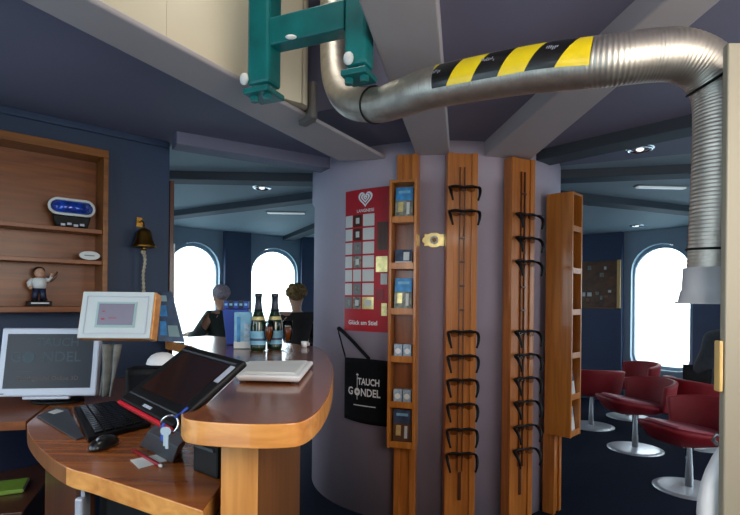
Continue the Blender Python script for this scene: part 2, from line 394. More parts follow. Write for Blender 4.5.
# ------------------------------------------------------------------ overhead: cream housing, green frame, duct
t = thing('hull_housing', 'cream rounded housing hanging in the ceiling hatch behind the green bracket', 'housing', (-.6, 2.2, 2.27))
a, b = Zp(238, 86, 2.33), Zp(312, 106, 2.33); d = (b-a); d.z = 0; d.normalize(); nn = Vector((-d.y, d.x, 0))
m = MB(); f0, f1 = a-d*.30, b
poly = [(f0.x, f0.y), (f1.x-d.x*.05, f1.y-d.y*.05)]
for i in range(9):
    an = -PI/2+PI/2*i/8; c = f1-d*.06+nn*.06; v = c+d*(.06*math.cos(an))+nn*(.06*math.sin(an)); poly.append((v.x, v.y))
g2 = f1+nn*.13; g3 = a+nn*.12; g4 = f0+nn*.012; poly += [(q_.x, q_.y) for q_ in (g2, g3, g4)]
m.prism(poly, 2.33, 3.1); h0 = a-d*.56; m.prism([tuple(q_[:2]) for q_ in (h0, f0-d*.001, f0-d*.001+nn*.05, h0+nn*.012)], 2.425, 3.1)
m.build('shell', 'cream', t, bevel=.010, world=True, seg=3)
k0 = f1+d*.002; pl_ = []
for x, y in ((0,.0),(.022,.004),(.04,.022),(.05,.05),(.05,.15),(0,.15)): pl_.append(tuple((k0+d*x+nn*y)[:2]))
m = MB(); m.prism(pl_, 2.275, 2.46)
m.build('end_plate', 'beam_grey', t, bevel=.012, world=True)

t = thing('steel_bracket', 'green painted steel frame of two posts and a crossbar under the ceiling hatch', 'bracket', (-.2, 1.9, 2.2))
YL, YR = 1.94, 1.78
pl = P(264, 98, YL); pr = P(359, 80, YR); dv = Vector((pr.x-pl.x, pr.y-pl.y, 0)); ang = math.atan2(dv.y, dv.x)
for p, w, mm in ((pl, .1, 'left'), (pr, .085, 'right')):
    m = MB(); X = Tr(p.x, p.y, 0) @ rot2(ang)
    m.box((0, 0, (p.z+3.1)/2+.02), (w, w*.9, 3.1-p.z-.04), X)
    po = m.build('post', 'teal', t, bevel=.012, world=True)
    m = MB(); m.box((0,0,p.z+.012), (w+.012, w+.02, .022), X); m.build('foot_plate', 'teal', po, bevel=.004, world=True)
    for sx in (-1, 1):
        m = MB(); m.lathe([(.014,-.02),(.017,-.014),(.017,.0)], 6, Tr(p.x,p.y,p.z) @ rot2(ang) @ Tr(sx*.03,-.02,0)); m.build('nut', 'teal', po, world=True)
    m = MB(); m.sphere((0,0,0), (.02,.012,.024), 10, X=Tr(p.x,p.y,p.z+.06) @ rot2(ang) @ Tr(-w/2-.004 if mm == 'left' else -.02,-w/2-.004,0)); m.build('paint_blob', 'offwhite', po, smooth=True, world=True)
m = MB(); za = P(300, 33, 1.9).z
mid = (pl+pr)/2; X = Tr(mid.x, mid.y, 0) @ rot2(ang)
L = dv.length-.09
m.box((0,0,za), (L,.07,.105), X)
cb = m.build('crossbar', 'teal', t, bevel=.006, world=True)
m = MB(); m.sphere((0,0,0), (.022,.006,.009), 10, X=Tr(P(291,37,1.84))); m.build('paint_blob', 'offwhite', cb, smooth=True, world=True)

# flexible duct
dpx = [(334,-70,2.3),(334,-10,2.3),(334,45,2.27),(337,80,2.17),(350,101,2.02),(377,105,1.86),(405,97,1.72),(432,88,1.6),(520,71.5,1.41),(600,62,1.28),(655,55.5,1.25),(685,57,1.24),(709,71,1.24),(721,98,1.24),(721,160,1.24),(716,268,1.25)]
path0 = catmull([P(*q) for q in dpx], 14)
t = thing('ventilation_duct', 'corrugated silver air duct running under the ceiling and down beside the cream panel', 'duct', (.86, 1.25, 1.4))
fine = resample(path0, .0024); RD = .0615
m = MB(); m.tube(fine, [RD+.0016*(0,.8,1,.8)[i%4] for i in range(len(fine))], 28, cap=False); m.build('hose', 'alu', t, smooth=True, world=True)
def at_px(px, seg):     # nearest path index by picture column, on the level run
    best = min(seg, key=lambda i: abs((fine[i].x/fine[i].y*F+CX)-px)); return best
N_ = len(fine); lev = [i for i in range(N_) if .05 < fine[i].x < .76 and fine[i].y < 1.68]
i0, i1 = at_px(441, lev), at_px(592, lev); i0, i1 = min(i0,i1), max(i0,i1)
def surf(s, a, r):      # point on the hose, s=0..1 along the tape, a = angle up from the side facing the room
    x = i0+(i1-i0)*max(0, min(1, s)); k = int(x); fr_ = x-k; p = fine[k].lerp(fine[min(k+1,N_-1)], fr_); T = (fine[min(k+4,N_-1)]-fine[max(k-4,0)]).normalized()
    e = Vector((0,-1,0)); e = (e-T*e.dot(T)).normalized(); g = Vector((0,0,1)); g = (g-T*g.dot(T)-e*g.dot(e)).normalized()
    return p+(e*math.cos(a)+g*math.sin(a))*r
m = MB(); A0, A1 = R_(-31), R_(38); bs = [-.25]+[-.07+.18*k for k in range(8)]
for k in range(len(bs)-1):
    for i in range(8):
        s0, s1 = bs[k]+(bs[k+1]-bs[k])*i/8, bs[k]+(bs[k+1]-bs[k])*(i+1)/8
        for j in range(10):
            a0_, a1_ = j/10, (j+1)/10
            pts = [(s0+.1*a0_, a0_), (s1+.1*a0_, a0_), (s1+.1*a1_, a1_), (s0+.1*a1_, a1_)]
            if max(q_[0] for q_ in pts) <= 0 or min(q_[0] for q_ in pts) >= 1: continue
            m.add([surf(q_[0], A0+(A1-A0)*q_[1], RD+.005) for q_ in pts], [(0,1,2,3)], k % 2)
tp = m.build('hazard_tape', ['yellow', 'tape_black'], t, smooth=True, world=True); tp['label'] = 'black and yellow striped tape'
# pale scuffed marks printed on the dark stripes
m = MB(); random.seed(3)
for c, n in ((.035,5),(.40,8),(.80,6)):
    for i in range(n):
        s = c+(i-n/2)*.012; a_ = R_(8+random.uniform(-4,6)); h = R_(random.uniform(5,10))
        m.add([surf(s,a_,RD+.0062), surf(s+.006,a_,RD+.0062), surf(s+.009,a_+h,RD+.0062), surf(s+.003,a_+h,RD+.0062)], [(0,1,2,3)])
m.build('scuff_marks', 'silver', tp, world=True)
def ring_at(i, nm, r=.0035):
    p = fine[i]; T = (fine[min(i+4,N_-1)]-fine[max(i-4,0)]).normalized(); e = T.orthogonal().normalized(); g = T.cross(e)
    mm = MB(); mm.tube([p+(e*math.cos(2*PI*k/32)+g*math.sin(2*PI*k/32))*(RD+.004) for k in range(32)], r, 6, closed=True); return mm.build(nm, 'black', t, smooth=True, world=True)
def near(px, py, Y): q_ = P(px, py, Y); return min(range(N_), key=lambda i: (fine[i]-q_).length)
ring_at(near(374,105,1.87), 'clamp_strap'); ring_at(near(714,80,1.24), 'clamp_strap'); ring_at(near(713,250,1.25), 'clamp_strap', .003)
e = fine[-1]; z1 = P(704, 304, 1.25).z
m = MB(); m.lathe([(.0632,e.z),(.0655,e.z),(.068,z1+.035),(.071,z1+.032),(.076,z1+.006),(.084,z1+.004),(.084,z1),(.070,z1),(.064,z1+.04),(.0632,e.z)], 36, Tr(e.x-.006,e.y,0), cap=False)
oc_ = m.build('end_collar', 'white_pvc', t, smooth=True, world=True); oc_['label'] = 'white plastic collar'

# ------------------------------------------------------------------ ceiling lights
def downlight(px, py, r, label, first=None):
    p = Zp(px, py, 2.395)
    if first: return dup(first, (p.x,p.y,2.397), 0, label)
    t = thing('ceiling_downlight', label, 'light', (p.x,p.y,2.397), 0, None)
    m = MB(); m.lathe([(r,0),(r,-.012),(r*.8,-.018),(r*.62,-.006),(r*.62,0)], 32, cap=False); m.build('ring', 'chrome', t, smooth=True)
    m = MB(); m.lathe([(r*.6,-.001),(r*.6,-.004)], 24); m.build('lens', 'grey', t)
    m = MB(); m.sphere((0,0,-.012), (r*.28,r*.28,.012), 12); m.build('bulb', 'lamp_glow', t, smooth=True)
    return t
d1 = downlight(640, 148, .085, 'round silver downlight in the ceiling nearest the duct')
downlight(594, 203, .07, 'small round downlight above the framed board', d1)
downlight(262, 187, .085, 'round downlight above the two guests at the windows', d1)
downlight(637, 225, .07, 'small round downlight just above the arched window by the red chairs', d1)
def striplight(px, py, ln, rz, label, first=None):
    p = Zp(px, py, 2.39)
    if first: return dup(first, (p.x,p.y,2.397), rz, label)
    t = thing('ceiling_strip_light', label, 'light', (p.x,p.y,2.397), rz)
    m = MB(); m.box((0,0,-.008), (ln+.03,.07,.014)); m.build('housing', 'grey', t, bevel=.004)
    m = MB(); m.box((0,0,-.022), (ln,.05,.014)); m.build('diffuser', 'strip_glow', t, bevel=.005)
    return t
s1 = striplight(661, 186, .42, .06, 'long pale strip light on the ceiling above the red chairs')
striplight(582, 237, .42, .3, 'pale strip light far back above the framed board', s1)
striplight(286, 212, .42, .05, 'pale strip light on the ceiling above the second guest', s1)

# ------------------------------------------------------------------ stations on the core: posts, racks, glasses
TA, TB, TC, TD = R_(-15.6), R_(2.7), R_(25.2), R_(46.5)
def frame_at(th, r=0): # local x tangent, y inward, origin on the core axis at radius r
    return Tr(cyl(th, r, 0)) @ rot2(th)
def post(th, label, w=.185, r0=RC+.022, r1=1.05, z1=2.29):
    t = thing('display_post', label, 'post', cyl(th, r1, 0), th)
    y0, y1 = r1-r0, 0.0     # local y grows toward the core
    m = MB(); m.box((0,(y0+.012)/2,z1/2), (w, y0-.012, z1)); m.box((-w/2+.018,.006,z1/2), (.036,.0118,z1)); m.box((w/2-.018,.006,z1/2), (.036,.0118,z1)); m.build('board', 'w_plank', t, bevel=.003)
    return t
SLOT = [1.4+(300-y)/500*3.0 for y in (187,211,235,259,283,307,331,355,379,403,428,452)]
def railed(th, label):
    t = post(th, label)
    m = MB(); m.box((-.014,.006,1.29), (.006,.014,1.83)); m.box((.014,.006,1.29), (.006,.014,1.83)); rl = m.build('rail', 'w_rail', t, bevel=.0015)
    for z in SLOT:
        m = MB(); m.box((0,-.003,z-.012), (.034,.012,.012)); m.build('peg', 'w_dark', rl, bevel=.002)
    m = MB(); m.box((0,.0085,.285), (.02,.006,.17)); m.build('slot_plate', 'w_dark', t, bevel=.002)
    return t
pB = railed(TB, 'wooden post with eight pairs of black glasses, beside the pale gold plaque')
pC = railed(TC, 'wooden post with nine pairs of black glasses, next to the side rack')
pA = post(TA, 'wooden post behind the brochure rack next to the red poster', w=.13)
pD = post(TD, 'wooden post behind the deep orange rack near the red chairs', w=.12, z1=.525)

def make_glasses(label):
    t = thing('glasses', label, '3D glasses', (0,0,0), 0, None)
    m = MB(); W = .084
    # local: x across, -y outward from the post
    m.tube([(-W,-.006,.0),(-.05,-.004,.006),(-.015,-.003,.004),(0,-.003,.002),(.015,-.003,.004),(.05,-.004,.006),(W,-.006,0)], [.007,.0085,.007,.006,.007,.0085,.007], 8)
    for s in (-1, 1): m.tube([(s*.012,-.004,.0),(s*.011,-.008,-.016),(s*.013,-.011,-.022)], .002, 6)
    m.build('front_frame', 'black', t, smooth=True)
    for s in (-1, 1):
        m = MB(); m.add([(s*.07,-.005,.0),(s*.068,-.006,-.024),(s*.042,-.006,-.031),(s*.018,-.005,-.02),(s*.014,-.004,.0)], [(0,1,2,3,4)]); m.build('lens', 'lens', t, solid=.0015)
        m = MB(); pts = catmull([(s*W,-.006,0),(s*(W+.004),-.022,-.006),(s*(W+.004),-.046,-.024),(s*(W-.001),-.060,-.056),(s*(W-.010),-.058,-.090)], 5)
        m.tube(pts, [.0065+.0035*math.sin(PI*min(1,i/len(pts)*1.2)) for i in range(len(pts))], 8); m.build('temple', 'black', t, smooth=True)
    return t
M['lens'] = glassy('lens', (226,220,214), .12)
ordn = ['first','second','third','fourth','fifth','sixth','seventh','eighth','ninth']
proto = None
def hang(th, slots, where):
    global proto
    for n, si in enumerate(slots):
        loc = cyl(th, 1.071, SLOT[si]); lab = '%s pair of black glasses from the top on the post %s' % (ordn[n], where)
        if proto is None:
            proto = make_glasses(lab); proto.location = loc; proto.rotation_euler = (0,0,th); proto['group'] = 'black glasses on the wooden posts'
        else: dup(proto, loc, th, lab)
hang(TB, [0,1,6,7,8,9,10,11], 'beside the gold plaque')
hang(TC, [1,2,3,6,7,8,9,10,11], 'beside the orange rack')

RKW, RKR0, RKR1 = .165, 1.054, 1.165
SH = [.537, .772, 1.04, 1.32, 1.588, 1.86]
def rack(th, label, w, RKR0=RKR0):
    t = thing('leaflet_rack', label, 'rack', cyl(th, RKR1, .53), th)
    D = RKR1-RKR0; zb, zt = 0.0, 1.58
    for s in (-1, 1):
        m = MB(); m.box((s*(w/2-.008), D/2, (zb+zt)/2), (.016, D, zt)); m.build('side_panel', 'w_rack', t, bevel=.002)
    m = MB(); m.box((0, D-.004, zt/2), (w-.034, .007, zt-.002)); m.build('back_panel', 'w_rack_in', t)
    m = MB(); m.box((0, D/2-.004, zt-.009), (w-.034, D-.01, .016)); m.build('top_panel', 'w_rack', t, bevel=.002)
    for z in SH:
        m = MB(); m.box((0, D/2-.004, z-.53+.002), (w-.034, D-.01, .012)); m.box((0, .004, z-.53+.018), (w-.034, .007, .032)); m.build('shelf', 'w_rack', t, bevel=.0015)
    return t
rA = rack(TA, 'narrow wooden rack of leaflets mounted beside the red ice cream poster', RKW)
rD = rack(TD, 'deep orange wooden rack seen from its side near the red chairs', RKW, .99)
SHT = [z+.0095 for z in SH]
def item(th, x, d, z): # d: distance in from the rack front
    return Tr(cyl(th, RKR1, z)) @ rot2(th) @ Tr(x, d, 0)
def leaflet(th, z, h, label, lo='city_print', hi='sky_print'):
    t = thing('leaflet', label, 'leaflet', cyl(th, RKR1, z), th)
    tilt = Matrix.Rotation(R_(-7), 4, 'X'); X = Tr(0,.02,.004) @ tilt
    m = MB(); m.box((0,.010,h/2), (.105,.012,h), X); m.build('pages', 'paper', t)
    m = MB(); m.box((0,.0035,h*.3), (.105,.001,h*.6), X, 0); m.box((0,.0035,h*.8), (.105,.001,h*.4), X, 1); cv = m.build('cover', [lo, hi], t)
    m = MB(); m.box((0,.0025,h*.86), (.07,.0008,.016), X); m.box((-.02,.0025,h*.4), (.03,.0008,h*.3), X, 1); m.box((.025,.0025,h*.36), (.018,.0008,h*.36), X, 2); m.build('cover_print', ['light_blue','gold','offwhite'], cv)
    return t
leaflet(TA, SHT[5], .20, 'blue topped city leaflet in the highest compartment of the rack by the poster')
leaflet(TA, SHT[3]+.0, .20, 'blue topped city leaflet in the third compartment of the rack by the poster')
leaflet(TA, SHT[0], .20, 'dark blue leaflet in the lowest compartment of the rack by the poster', 'picture', 'slate_print')
t = thing('booklet', 'small dark and white booklet in the second compartment of the rack by the poster', 'booklet', cyl(TA, RKR1, SHT[4]), TA)
X = Tr(0,.02,.004) @ Matrix.Rotation(R_(-7), 4, 'X')
m = MB(); m.box((0,.012,.05), (.1,.016,.1), X); m.build('pages', 'paper', t)
m = MB(); m.box((0,.0035,.065), (.1,.001,.07), X); m.box((.018,.0025,.06), (.035,.0008,.05), X, 1); m.box((0,.0025,.02), (.095,.0008,.014), X, 1); m.build('cover', ['slate_print', 'offwhite'], t)
def small_box(th, x, z, label, grp):
    t = thing('small_box', label, 'box', item(th, x, .035, z).translation, th, grp)
    m = MB(); m.box((0,.02,.045), (.05,.04,.09)); m.build('carton', 'box_print', t, bevel=.003)
    m = MB(); m.lathe([(.017,0),(.017,.0008)], 16, Tr(0,-.0005,.05) @ Matrix.Rotation(PI/2,4,'X')); m.box((0,-.0006,.012), (.04,.0008,.012)); m.build('carton_print', 'white', t)
    return t
for z, nm in ((SHT[2], 'fourth'), (SHT[1], 'fifth')):
    for x, sd in ((-.028, 'on the poster side of'), (.028, 'on the plaque side of')):
        small_box(TA, x, z, 'pale blue carton %s the %s compartment of the leaflet rack' % (sd, nm), 'cartons in the racks')
small_box(TD, -.03, SHT[3], 'pale blue carton in the third compartment of the deep orange rack', 'cartons in the racks')
small_box(TD, -.03, SHT[2], 'pale blue carton in the fourth compartment of the deep orange rack', 'cartons in the racks')
leaflet(TD, SHT[1], .16, 'leaflet in the fifth compartment of the deep orange rack', 'paper', 'slate_print')
leaflet(TD, SHT[0], .16, 'leaflet in the lowest compartment of the deep orange rack', 'paper', 'box_print')

# poster wrapped on the core
def th_px(px, r=RC+.006, z=1.6):
    lo, hi = R_(-75), R_(75)
    for _ in range(50):
        md = (lo+hi)/2; p = cyl(md, r, z); x = ((p-O).dot(RV))/p.y*F+CX
        if x < px: lo = md
        else: hi = md
    return lo
def patch(mb, a0, a1, z0, z1, r, mi=0, n=6):
    return mb.grid(lambda u, v: cyl(a0+(a1-a0)*u, r, z0+(z1-z0)*v), n, 1, mi)
def wraptext(mb, body, size, th, z, r, fat=0, mi=0, slope=0, sx=1.0):
    vs, fs = text_geo(body, size, fat)
    mb.add([cyl(th+v.x*sx/r, r, z+v.y+v.x*slope) for v in vs], fs, mi)
aL, aR = th_px(345), th_px(389); rP = RC+.006; zt, zb = 2.125, 1.195
t = thing('ice_cream_poster', 'red ice cream price poster with white heart emblem and rows of white squares', 'poster', cyl((aL+aR)/2, rP, zb), 0)
m = MB(); patch(m, aL, aR, zb, zt, rP, 0, 16)
ws = aR-aL
col = [(.015,.20),(.225,.42),(.45,.70)]
rz0, rz1 = 1.335, 1.965; rh = (rz1-rz0)/7
for r_ in range(7):
    for ci, (c0, c1) in enumerate(col):
        zz0, zz1 = rz1-rh*(r_+1)+.006, rz1-rh*r_-.006
        k = 1
        if ci == 1 and r_ in (0,1): k = 2
        if ci == 1 and r_ in (2,5): k = 3
        if ci == 1 and r_ == 3: k = 4
        if r_ == 6: k = (3,4,5)[ci]
        patch(m, aL+ws*c0, aL+ws*c1, zz0, zz1, rP+.003, k, 6)
        if k in (2,3,4,5): patch(m, aL+ws*(c0+.06), aL+ws*(c1-.05), zz0+.02, zz1-.02, rP+.0045, 1 if k != 3 else 4, 3)
for z0, z1, k, c0, c1 in ((1.72,1.9,2,.76,.97),(1.58,1.68,5,.74,.97),(1.50,1.57,1,.84,.97),(1.40,1.47,6,.74,.9),(1.3,1.38,5,.86,.97)):
    patch(m, aL+ws*c0, aL+ws*c1, z0, z1, rP+.003, k, 6)
m.build('sheet', ['red','offwhite','w_dark','grey','city_print','gold','red_dark'], t, world=True)
def heart(th, z, w, r, mb, tw):
    pts = []
    for i in range(48):
        q_ = 2*PI*i/48; x = 16*math.sin(q_)**3; y = 13*math.cos(q_)-5*math.cos(2*q_)-2*math.cos(3*q_)-math.cos(4*q_)
        pts.append((x/32*w, y/32*w))
    for k in range(48):
        a_, b_ = pts[k], pts[(k+1)%48]
        s = 1-tw/w*2.2
        q_ = [a_, b_, (b_[0]*s, b_[1]*s), (a_[0]*s, a_[1]*s)]
        mb.add([cyl(th+x/r, r, z+y) for x, y in q_], [(0,1,2,3)])
m = MB(); hc = th_px(365); heart(hc, 2.062, .112, rP+.005, m, .013); heart(hc, 2.065, .070, rP+.005, m, .012); heart(hc, 2.067, .032, rP+.005, m, .011); m.build('heart_emblem', 'white', t, world=True)
m = MB(); wraptext(m, 'LANGNESE', .028, hc, 1.982, rP+.005, .0004); wraptext(m, 'Glück am Stiel', .04, th_px(363), 1.25, rP+.005, .0008); m.build('lettering', 'white', t, world=True)

# tote bag on a hook
b0, b1 = th_px(343, .99, .8), th_px(388, .99, .8); rB = RC+.02; z0, z1 = .61, 1.015
hk = th_px(340, .97, 1.2)
t = thing('tote_bag', 'black cotton bag with white lettering hanging below the red poster', 'bag', cyl((b0+b1)/2, rB, z0))
m = MB(); bul = lambda u, v: .012*math.sin(PI*u)*math.sin(PI*min(1,v*1.2+.1))
def bagp(side): return lambda u, v: cyl(b0+(b1-b0)*u, rB+side*(.004+bul(u,v)*.6), z0+(z1-z0)*v+.012*math.sin(PI*u)*(v-.6)-.012*(u-.3)*(1-v))
m.grid(bagp(1), 20, 12); m.grid(bagp(-.5), 20, 12, flip=True); m.build('body', 'black_fabric', t, smooth=True, world=True, solid=.003)
pk = cyl(hk, rB+.012, 1.205)
def strap(u0, u1, off):
    A_ = cyl(b0+(b1-b0)*u0, rB+.01+off, z1+.002); B_ = cyl(b0+(b1-b0)*u1, rB+.012+off, z1+.002)
    c = catmull([A_, A_.lerp(pk, .6)+Vector((-.004,0,0)), pk+Vector((0,0,.0)), pk.lerp(B_, .35)+Vector((.004,-.006,.006)), pk.lerp(B_,.75)+Vector((0,-.004,.004)), B_], 8); mm = MB()
    vs = []; 
    for p in c: vs += [p+Vector((0,0,-.015)), p+Vector((0,0,.015))]
    mm.add(vs, [(2*i,2*i+2,2*i+3,2*i+1) for i in range(len(c)-1)]); mm.build('strap', 'black_fabric', t, world=True, solid=.003, smooth=True)
strap(.03, .62, 0)
m = MB(); bc = th_px(366, .99, .8)
wraptext(m, 'TAUCH', .060, th_px(368.5,.99,.8), .872, rB+.024, .0016, sx=.8); wraptext(m, 'G', .068, th_px(351,.99,.8), .805, rB+.024, .0016, sx=.85); wraptext(m, 'NDEL', .068, th_px(370.5,.99,.8), .803, rB+.026, .0016, sx=.85)
# the "O" is a round gondola emblem on a mast
oth = th_px(357.5,.99,.8); r = rB+.024
for k in range(20):
    q0, q1 = 2*PI*k/20, 2*PI*(k+1)/20
    m.add([cyl(oth+.023*math.cos(q0)/r, r, .805+.025*math.sin(q0)), cyl(oth+.023*math.cos(q1)/r, r, .805+.025*math.sin(q1)), cyl(oth+.009*math.cos(q1)/r, r, .805+.009*math.sin(q1)), cyl(oth+.009*math.cos(q0)/r, r, .805+.009*math.sin(q0))], [(0,1,2,3)])
patch(m, oth-.002/r, oth+.002/r, .755, .925, r+.0005, 0, 1); patch(m, oth-.008/r, oth+.010/r, .912, .92, r+.0005, 0, 1)
patch(m, th_px(354,.99,.8), th_px(376,.99,.8), .716, .722, r, 0, 8)
m.build('lettering', 'white', t, world=True)
t = tag(MB().tube([cyl(hk, RC+.002, 1.2), cyl(hk, RC+.03, 1.195), cyl(hk, RC+.042, 1.2), cyl(hk, RC+.042, 1.215)], .004, 8).build('wall_hook', 'black', smooth=True), 'small black hook holding the strap of the black bag', 'hook')

# pale gold plaque
tp_ = R_(-6.4); t = thing('wall_plaque', 'small pale gold ornamental plaque on the lavender wall between rack and post', 'plaque', cyl(tp_, RC+.003, 1.775), tp_)
m = MB(); sc = []
for i in range(72):
    a_ = 2*PI*i/72; k = 1+.09*math.cos(8*a_); sc.append((.068*k*math.copysign(abs(math.cos(a_))**.6, math.cos(a_)), .042*k*math.copysign(abs(math.sin(a_))**.6, math.sin(a_))))
Xp = Matrix.Rotation(PI/2, 4, 'X')
m.prism(sc, .0, .008, X=Xp); m.build('plate', 'gold', t, bevel=.002)
m = MB()
for i in range(8): a_ = 2*PI*i/8; m.sphere((.018*math.cos(a_), -.012, .018*math.sin(a_)), (.009,.004,.009), 8)
m.build('rosette', 'offwhite', t, smooth=True)
m = MB(); m.lathe([(.011,0),(.011,.012),(.006,.016)], 16, Xp @ Tr(0,0,.009)); m.build('knob', 'brass', t, smooth=True)

# ------------------------------------------------------------------ shelf unit on the partition
SU0, SU1 = -.95, 0.0
zt, zb = Pl(107,150,W0,N).z, Pl(105,312,W0,N).z
t = thing('shelf_unit', 'brown wooden shelf unit on the dark blue wall above the monitor', 'shelf', wall_pt((SU0+SU1)/2, 0, zb), math.atan2(U.y, U.x))
def wbox(mb, u0, u1, d0, d1, za, zb_, mi=0):
    q_ = [(u0,d0),(u1,d0),(u1,d1),(u0,d1)]
    mb.hexa([wall_pt(u,d,za) for u,d in q_], [wall_pt(u,d,zb_) for u,d in q_], mi); return mb
g = .003
m = MB(); wbox(m, SU0+.03, SU1-.026, g, g+.012, zb+.03, zt-.045); m.build('back_panel', 'w_shelf', t, world=True)
m = MB(); wbox(m, SU0, SU1, g, DEP, zt-.045, zt); m.build('top_board', 'w_shelf_edge', t, bevel=.003, world=True)
m = MB(); wbox(m, SU0, SU1, g, DEP, zb, zb+.03); m.build('bottom_board', 'w_shelf', t, bevel=.003, world=True)
for u0, u1 in ((SU0, SU0+.026), (SU1-.026, SU1)):
    m = MB(); wbox(m, u0, u1, g, DEP-.001, zb+.031, zt-.046); m.build('side_panel', 'w_shelf_edge', t, bevel=.002, world=True)
zs1, zs2 = Pl(50,225,W0,N).z, Pl(50,258,W0,N).z
for z in (zs1, zs2):
    m = MB(); wbox(m, SU0+.027, SU1-.027, g+.013, DEP-.012, z-.022, z); m.build('shelf', 'w_shelf', t, bevel=.002, world=True)

# diving mask on the top shelf
p = Pl(75, 208, wall_pt(0,DEP*.55,0), N); u_m = (p-WP).dot(U)
t = thing('diving_mask', 'blue lensed diving mask with white rim on the upper shelf', 'diving mask', wall_pt(u_m-.018, DEP*.55, zs1+.001), math.atan2(U.y, U.x))
def stadium(w, h, n=10):
    r = h/2; o = []
    for i in range(n+1): a_ = -PI/2+PI*i/n; o.append((w/2-r+r*math.cos(a_), r*math.sin(a_)))
    for i in range(n+1): a_ = PI/2+PI*i/n; o.append((-w/2+r+r*math.cos(a_), r*math.sin(a_)))
    return o
st = stadium(.215, .08); bend = lambda x: 1.6*x*x
zc_ = .112
m = MB(); m.tube([(x, -.04+bend(x), zc_+z) for x, z in st], .0075, 10, closed=True); m.build('rim', 'offwhite', t, smooth=True)
m = MB(); s2 = stadium(.196, .064, 10); m.add([(x, -.042+bend(x), zc_+z) for x, z in s2]+[(0,-.05,zc_)], [(i,(i+1)%len(s2),len(s2)) for i in range(len(s2))]); m.build('lens', 'blue_mask', t, smooth=True, solid=.003)
m = MB(); n = len(st); lay = []
for k, dy in ((1.0,-.034),(.93,.0),(.78,.03)): lay += [(x*k, dy+bend(x), zc_+z*k) for x, z in st]
m.add(lay, [(j*n+i, j*n+(i+1)%n, (j+1)*n+(i+1)%n, (j+1)*n+i) for j in range(2) for i in range(n)]); m.build('skirt', 'black', t, smooth=True, solid=.004)
m = MB(); m.hexa([(-.075,-.03,.004),(.075,-.03,.004),(.075,.04,.004),(-.075,.04,.004)], [(-.095,-.028,zc_-.044),(.095,-.028,zc_-.044),(.085,.03,zc_-.044),(-.085,.03,zc_-.044)]); m.build('nose_pocket', 'black', t, bevel=.008)
for k, x in enumerate((-.045,-.015,.016,.046)):
    m = MB(); m.box((x,-.034,.014+.006*(k%2)), (.022,.006,.014)); m.build('valve', 'silver', t, bevel=.002)

# oval badge and figurine
p = Pl(90.5, 253, wall_pt(0,DEP-.01,0), N); u_b = (p-WP).dot(U)
t = thing('oval_badge', 'small white oval badge standing at the end of the middle shelf', 'badge', wall_pt(u_b, DEP-.03, zs2+.001), math.atan2(U.y, U.x))
m = MB(); m.prism([(.052*math.cos(2*PI*i/32), .024*math.sin(2*PI*i/32)) for i in range(32)], 0, .006, X=Tr(0,0,.026) @ Xp); m.build('plate', 'offwhite', t, bevel=.001)
m = MB(); m.box((-.002,-.0072,.026), (.05,.001,.006)); m.build('print', 'grey', t)
m = MB(); m.box((0,.006,.005), (.05,.02,.008)); m.build('stand', 'black', t)

p = Pl(39, 303, wall_pt(0,DEP*.55,0), N); u_f = (p-WP).dot(U)
t = thing('sailor_figurine', 'small figurine with white shirt and dark trousers raising one arm on the bottom shelf', 'figurine', wall_pt(u_f, DEP*.55, zb+.031), math.atan2(U.y, U.x))
m = MB(); m.box((0,0,.014), (.105,.07,.027)); m.build('plinth', 'black', t, bevel=.003)
m = MB(); m.box((0,-.0355,.017), (.08,.001,.007)); m.build('plinth_print', 'offwhite', t)
m = MB(); m.tube([(-.02,0,.028),(-.018,0,.06),(-.012,0,.09)], [.016,.015,.018], 10); m.tube([(.02,0,.028),(.018,0,.06),(.012,0,.09)], [.016,.015,.018], 10); m.sphere((0,0,.095), (.032,.022,.018)); m.build('trousers', 'navy', t, smooth=True)
for s in (-1,1):
    m = MB(); m.sphere((s*.022,-.012,.035), (.015,.026,.009)); m.build('shoe', 'black', t, smooth=True)
m = MB(); m.tube([(0,0,.095),(0,0,.12),(0,0,.145),(0,0,.152)], [.031,.034,.032,.016], 14)
m.tube([(-.028,0,.142),(-.046,-.004,.122),(-.042,-.014,.104)], [.012,.011,.010], 8); m.tube([(.028,0,.142),(.048,-.006,.140),(.054,-.014,.158)], [.012,.011,.010], 8); m.build('shirt', 'offwhite', t, smooth=True)
m = MB(); m.sphere((0,-.002,.178), (.025,.026,.027)); m.sphere((0,-.029,.175), .005, 8); m.sphere((-.04,-.018,.098), .010, 8); m.sphere((.055,-.016,.168), .010, 8); m.build('body', 'skin', t, smooth=True)
m = MB(); m.sphere((0,.006,.188), (.028,.026,.022)); m.build('hair', 'black', t, smooth=True)
m = MB(); m.tube([(.045,-.024,.13),(.07,-.026,.16),(.078,-.022,.185)], [.005,.007,.004], 8); m.build('instrument', 'w_dark', t, smooth=True)

